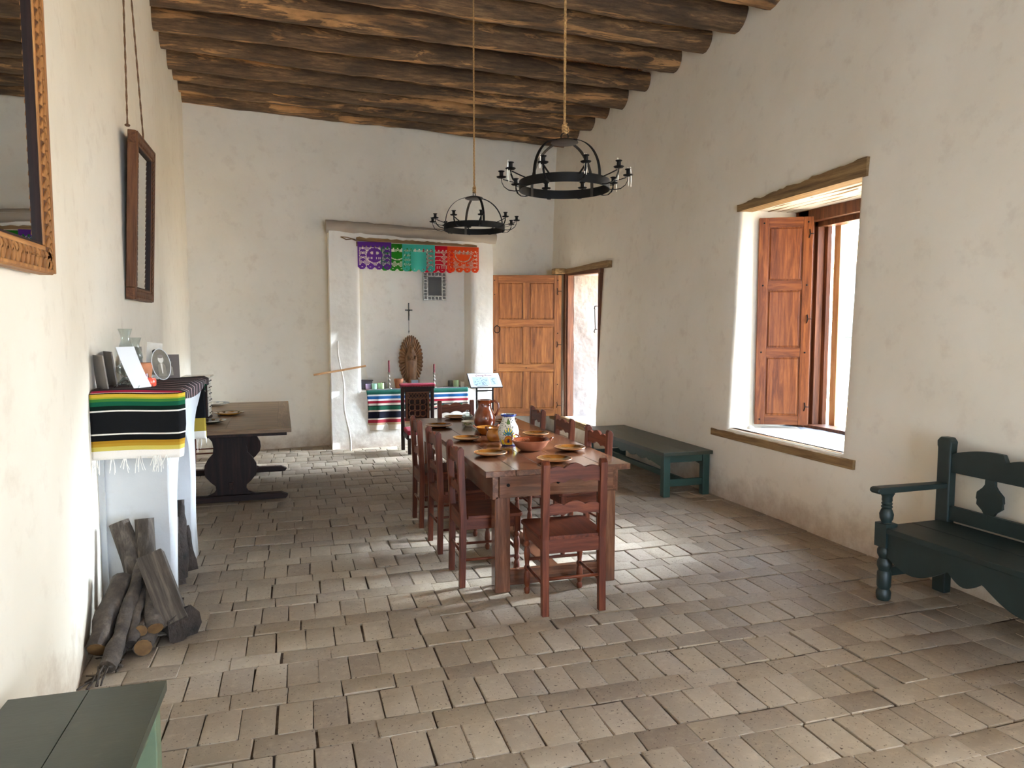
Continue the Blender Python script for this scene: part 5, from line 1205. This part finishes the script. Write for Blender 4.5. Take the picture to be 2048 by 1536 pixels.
# ================================================================ PAPER BANNERS
def banner(label, x0, w, y, col, kind, z1=2.845, h=.375, name='paper_banner'):
    g = G(); cx, cz = 46, 40; du, dv = w / cx, h / cz
    def keep(u, v):   # u 0..1, v 0 (bottom) .. 1
        X, Z = u * w, v * h
        if v > .86: return True
        k5 = 4; ph = (u * k5) % 1
        sc = .055 * (1 - (2 * ph - 1) ** 2) ** .5
        if Z < .055: return Z > .055 - sc and not (abs(ph - .5) < .10 and .025 < Z < .042)
        if u < .035 or u > .965: return True
        if v > .80: return (int(u * 24) + 0) % 3 != 0 or v > .84
        if kind == 'eyes':
            q = math.hypot((u - .5) * 1.15, v - .52)
            for ex in (.42, .58):
                e = math.hypot(u - ex, (v - .60) * .9)
                if e < .045: return False
                if e < .075: return True
            if q < .27: return not (v < .45 and .05 < abs(u - .5) < .2 and (int(u * 40) % 2 == 0) and v > .38)
            if q < .30: return False
        if kind == 'arc':
            q = math.hypot((u - .5), (v - .70) * .9)
            if v < .70 and q < .33: return not (.24 < q < .27)
            if abs(v - .76) < .05 and abs(abs(u - .5) - .13) < .05: return False
        if kind == 'plain':
            if .25 < u < .75 and v < .72: return True
        if kind == 'figure':
            if abs(u - .5) < .10 + .06 * math.sin(v * 22) and .25 < v < .75: return int(v * 34) % 5 != 0
            if .12 < v < .26: return int(u * 40) % 3 != 0
        m1 = ((X + Z) / .022) % 1; m2 = ((X - Z) / .022) % 1
        return m1 < .36 or m2 < .36
    fs = []; idx = {}; vs = []
    def V(i, j):
        if (i, j) not in idx:
            idx[i, j] = len(vs); X = i * du; Z = j * dv
            vs.append((X, .006 * math.sin(X * 26 + x0 * 9) * (1 - j / cz), Z - h))
        return idx[i, j]
    for j in range(cz):
        for i in range(cx):
            if keep((i + .5) / cx, (j + .5) / cz): fs.append((V(i, j), V(i + 1, j), V(i + 1, j + 1), V(i, j + 1)))
    g.add(vs, fs); o = obj(name, g, paper('paper_' + label.split()[0], col), loc=(x0, y, z1), smooth=True, fix=False)
    return tag(o, label, 'banner', 'cut-paper banners across the altar niche')
banner('purple cut-paper banner, leftmost over the altar niche', .850, .46, 10.006, '#6a3a9c', 'eyes', 2.858)
banner('green cut-paper banner between the purple and turquoise ones', 1.165, .45, 10.020, '#2f8a2c', 'arc', 2.845)
banner('turquoise cut-paper banner in the middle of the row', 1.46, .46, 10.004, '#4fc4b4', 'plain', 2.842)
banner('red cut-paper banner right of the turquoise one', 1.75, .44, 10.022, '#c81e34', 'figure', 2.835)
banner('orange cut-paper banner, rightmost over the altar niche', 2.10, .46, 10.010, '#e8542a', 'arc', 2.835, .365)
g = G(); g.tube([(.80 + 1.78 * q / 20, 10.012, 2.862 - .03 * q / 20 - .004 * math.sin(PI * q / 20)) for q in range(21)], .0025, 5); tag(obj('banner_string', g, M_FRINGE), 'thin string holding the paper banners over the altar niche', 'string')

# ================================================================ PRAYER KNEELER
t = thing('prayer_kneeler', 'dark carved wooden prayer kneeler with crimson velvet armrest and pad', 'kneeler', (1.605, 9.72, 0), -.02)
for s in (-1, 1):
    obj('post', G().box(s * .205 - .024, s * .205 + .024, -.02, .02, 0, .86), W['darkz'], t, bev=.004)
    obj('front_leg', G().prism([(-.42, 0), (-.37, 0), (-.36, .20), (-.42, .22)], s * .17 - .02, s * .17 + .02, 'x'), W['darkz'], t, bev=.004)
    obj('side_rail', G().box(s * .19 - .015, s * .19 + .015, -.42, .0, .20, .26), W['darky'], t, bev=.003)
g = G(); g.box(-.24, .24, -.08, .10, .875, .915); obj('armrest_pad', g, M_VELVET, t, bev=.015, seg=3)
obj('armrest_board', G().box(-.23, .23, -.07, .09, .85, .876), W['darkx'], t, bev=.003)
g = G()
for i in range(22): g.lathe([(.004, 0), (.003, .003), (.0004, .004)], 6, -.225 + i * .0214, 0)
g.v = [(a, -.0805 - c, .878 + b) for a, b, c in g.v]; obj('nail_trim', g, M_SILVER, t, fix=False)
g = G(); g.box(-.20, .20, -.44, -.03, .26, .325); obj('knee_pad', g, M_VELVET, t, bev=.02, seg=3)
g = G()
for a, b, c, d in ((-.16, .16, .78, .81), (-.16, .16, .40, .43), (-.16, -.135, .43, .78), (.135, .16, .43, .78)): g.box(a, b, -.012, .012, c, d)
for cx in (-.075, 0, .075):
    for cz in (.50, .58, .66):
        g.tube([(cx + .042 * math.cos(v), 0, cz + .042 * math.sin(v)) for v in [2 * PI * i / 18 for i in range(18)]], .008, 6, closed=True)
for i in range(-3, 4): g.tube([(i * .045, 0, .71), (i * .045 + .02, 0, .745), (i * .045, 0, .785)], .007, 6); g.tube([(i * .045, 0, .71), (i * .045 - .02, 0, .745), (i * .045, 0, .785)], .007, 6)
g.box(-.14, .14, -.010, .010, .70, .715); obj('lattice', g, W['mirrordx'], t, smooth=.7)
obj('back_board', G().box(-.17, .17, .012, .02, .40, .81), W['darkz'], t)
obj('crest_rail', G().box(-.185, .185, -.014, .014, .80, .85), W['darkx'], t, bev=.003)

# ================================================================ INFORMATION STAND
t = thing('information_stand', 'black metal stand with a tilted framed panel reading Dining Room', 'sign', (2.505, 9.48, 0))
for x in (-.115, .115): obj('post', G().box(x - .011, x + .011, .0, .022, 0, .93), M_BLACK, t, bev=.002)
for z in (.80, .40): obj('crossbar', G().box(-.115, .115, .002, .02, z, z + .022), M_BLACK, t, bev=.002)
obj('foot', G().box(-.15, -.08, -.16, .18, 0, .018), M_BLACK, t, bev=.002); obj('foot', G().box(.08, .15, -.16, .18, 0, .018), M_BLACK, t, bev=.002)
tilt = math.atan2(.18, .23); PM = Matrix.Translation((0, -.115, .865)) @ Matrix.Rotation(tilt, 4, 'X'); pw, ph = .46, .30
def onp(gx0, gx1, gy0, gy1, z0, z1): return G().box(gx0, gx1, gy0, gy1, z0, z1, PM)
obj('panel_backing', onp(-pw / 2, pw / 2, 0, ph, -.012, 0), M_BLACK, t, bev=.002)
p = obj('panel', onp(-pw / 2 + .008, pw / 2 - .008, .008, ph - .008, 0, .002), simple('sign_paper', '#a9aaa8', rough=.6), t)
obj('picture', onp(-.17, .055, .045, .215, .002, .0028), M_BLUEPR, p); obj('picture', onp(.075, .18, .045, .215, .002, .0028), M_BLUEPR, p)
fc = bpy.data.curves.new('lettering', 'FONT'); fc.body = 'Dining Room'; fc.size = .044; fc.align_x = 'CENTER'; fc.extrude = .0004; fc.offset = .0006; fc.materials.append(M_REDINK); fc.shear = .3
ft = bpy.data.objects.new('lettering_source', fc); C.objects.link(ft); bpy.context.view_layer.update()
fm = bpy.data.meshes.new_from_object(ft.evaluated_get(bpy.context.evaluated_depsgraph_get())); bpy.data.objects.remove(ft)
fo = bpy.data.objects.new('lettering', fm); C.objects.link(fo); fo.parent = p; fo.matrix_local = PM @ Matrix.Translation((.0, .232, .0026))
g = G()
rs = random.Random(2)
for (ax, bx) in ((-.165, .05), (.08, .175)):
    for i in range(22 if ax < 0 else 10):
        x, yv = rs.uniform(ax + .01, bx - .03), rs.uniform(.06, .18); pts = [(x, yv, .0032)]
        for q in range(4): pts.append((pts[-1][0] + rs.uniform(.002, .009), pts[-1][1] + rs.uniform(-.012, .012), .0032))
        g.tube([PM @ Vector(p_) for p_ in pts], .0018, 4)
g.box(-.13, .02, .026, .034, .002, .0026, PM); obj('line_drawing', g, M_INK, p)

# ================================================================ STICK CROSS
t = thing('stick_cross', 'rustic cross of a crooked white branch and a brown slat leaning beside the altar', 'cross')
g = G(); g.tube([(.70 + (.565 - .70) * q / 14 + .016 * math.sin(q * .9), 9.86 + .16 * q / 14, 1.50 * q / 14) for q in range(15)], lambda u: .014 - .004 * u, 8, rough=.3); obj('branch', g, simple('peeled_branch', [(.3, '#cfc4b4'), (.7, '#efe9df')], 12, rough=.7, bump=.4), t, smooth=True)
g = G(); g.strap([(.235, 9.93, 1.045), (.6, 9.96, 1.10), (.935, 9.98, 1.155)], .012, .026); obj('slat', g, W['palex'], t)
g = G(); g.tube([(.622 + .02 * math.cos(v), 9.975 + .02 * math.sin(v), 1.095 + .004 * math.sin(3 * v)) for v in [2 * PI * i / 12 for i in range(12)]], .004, 5, closed=True); obj('lashing', g, M_ROPE, t, smooth=True)
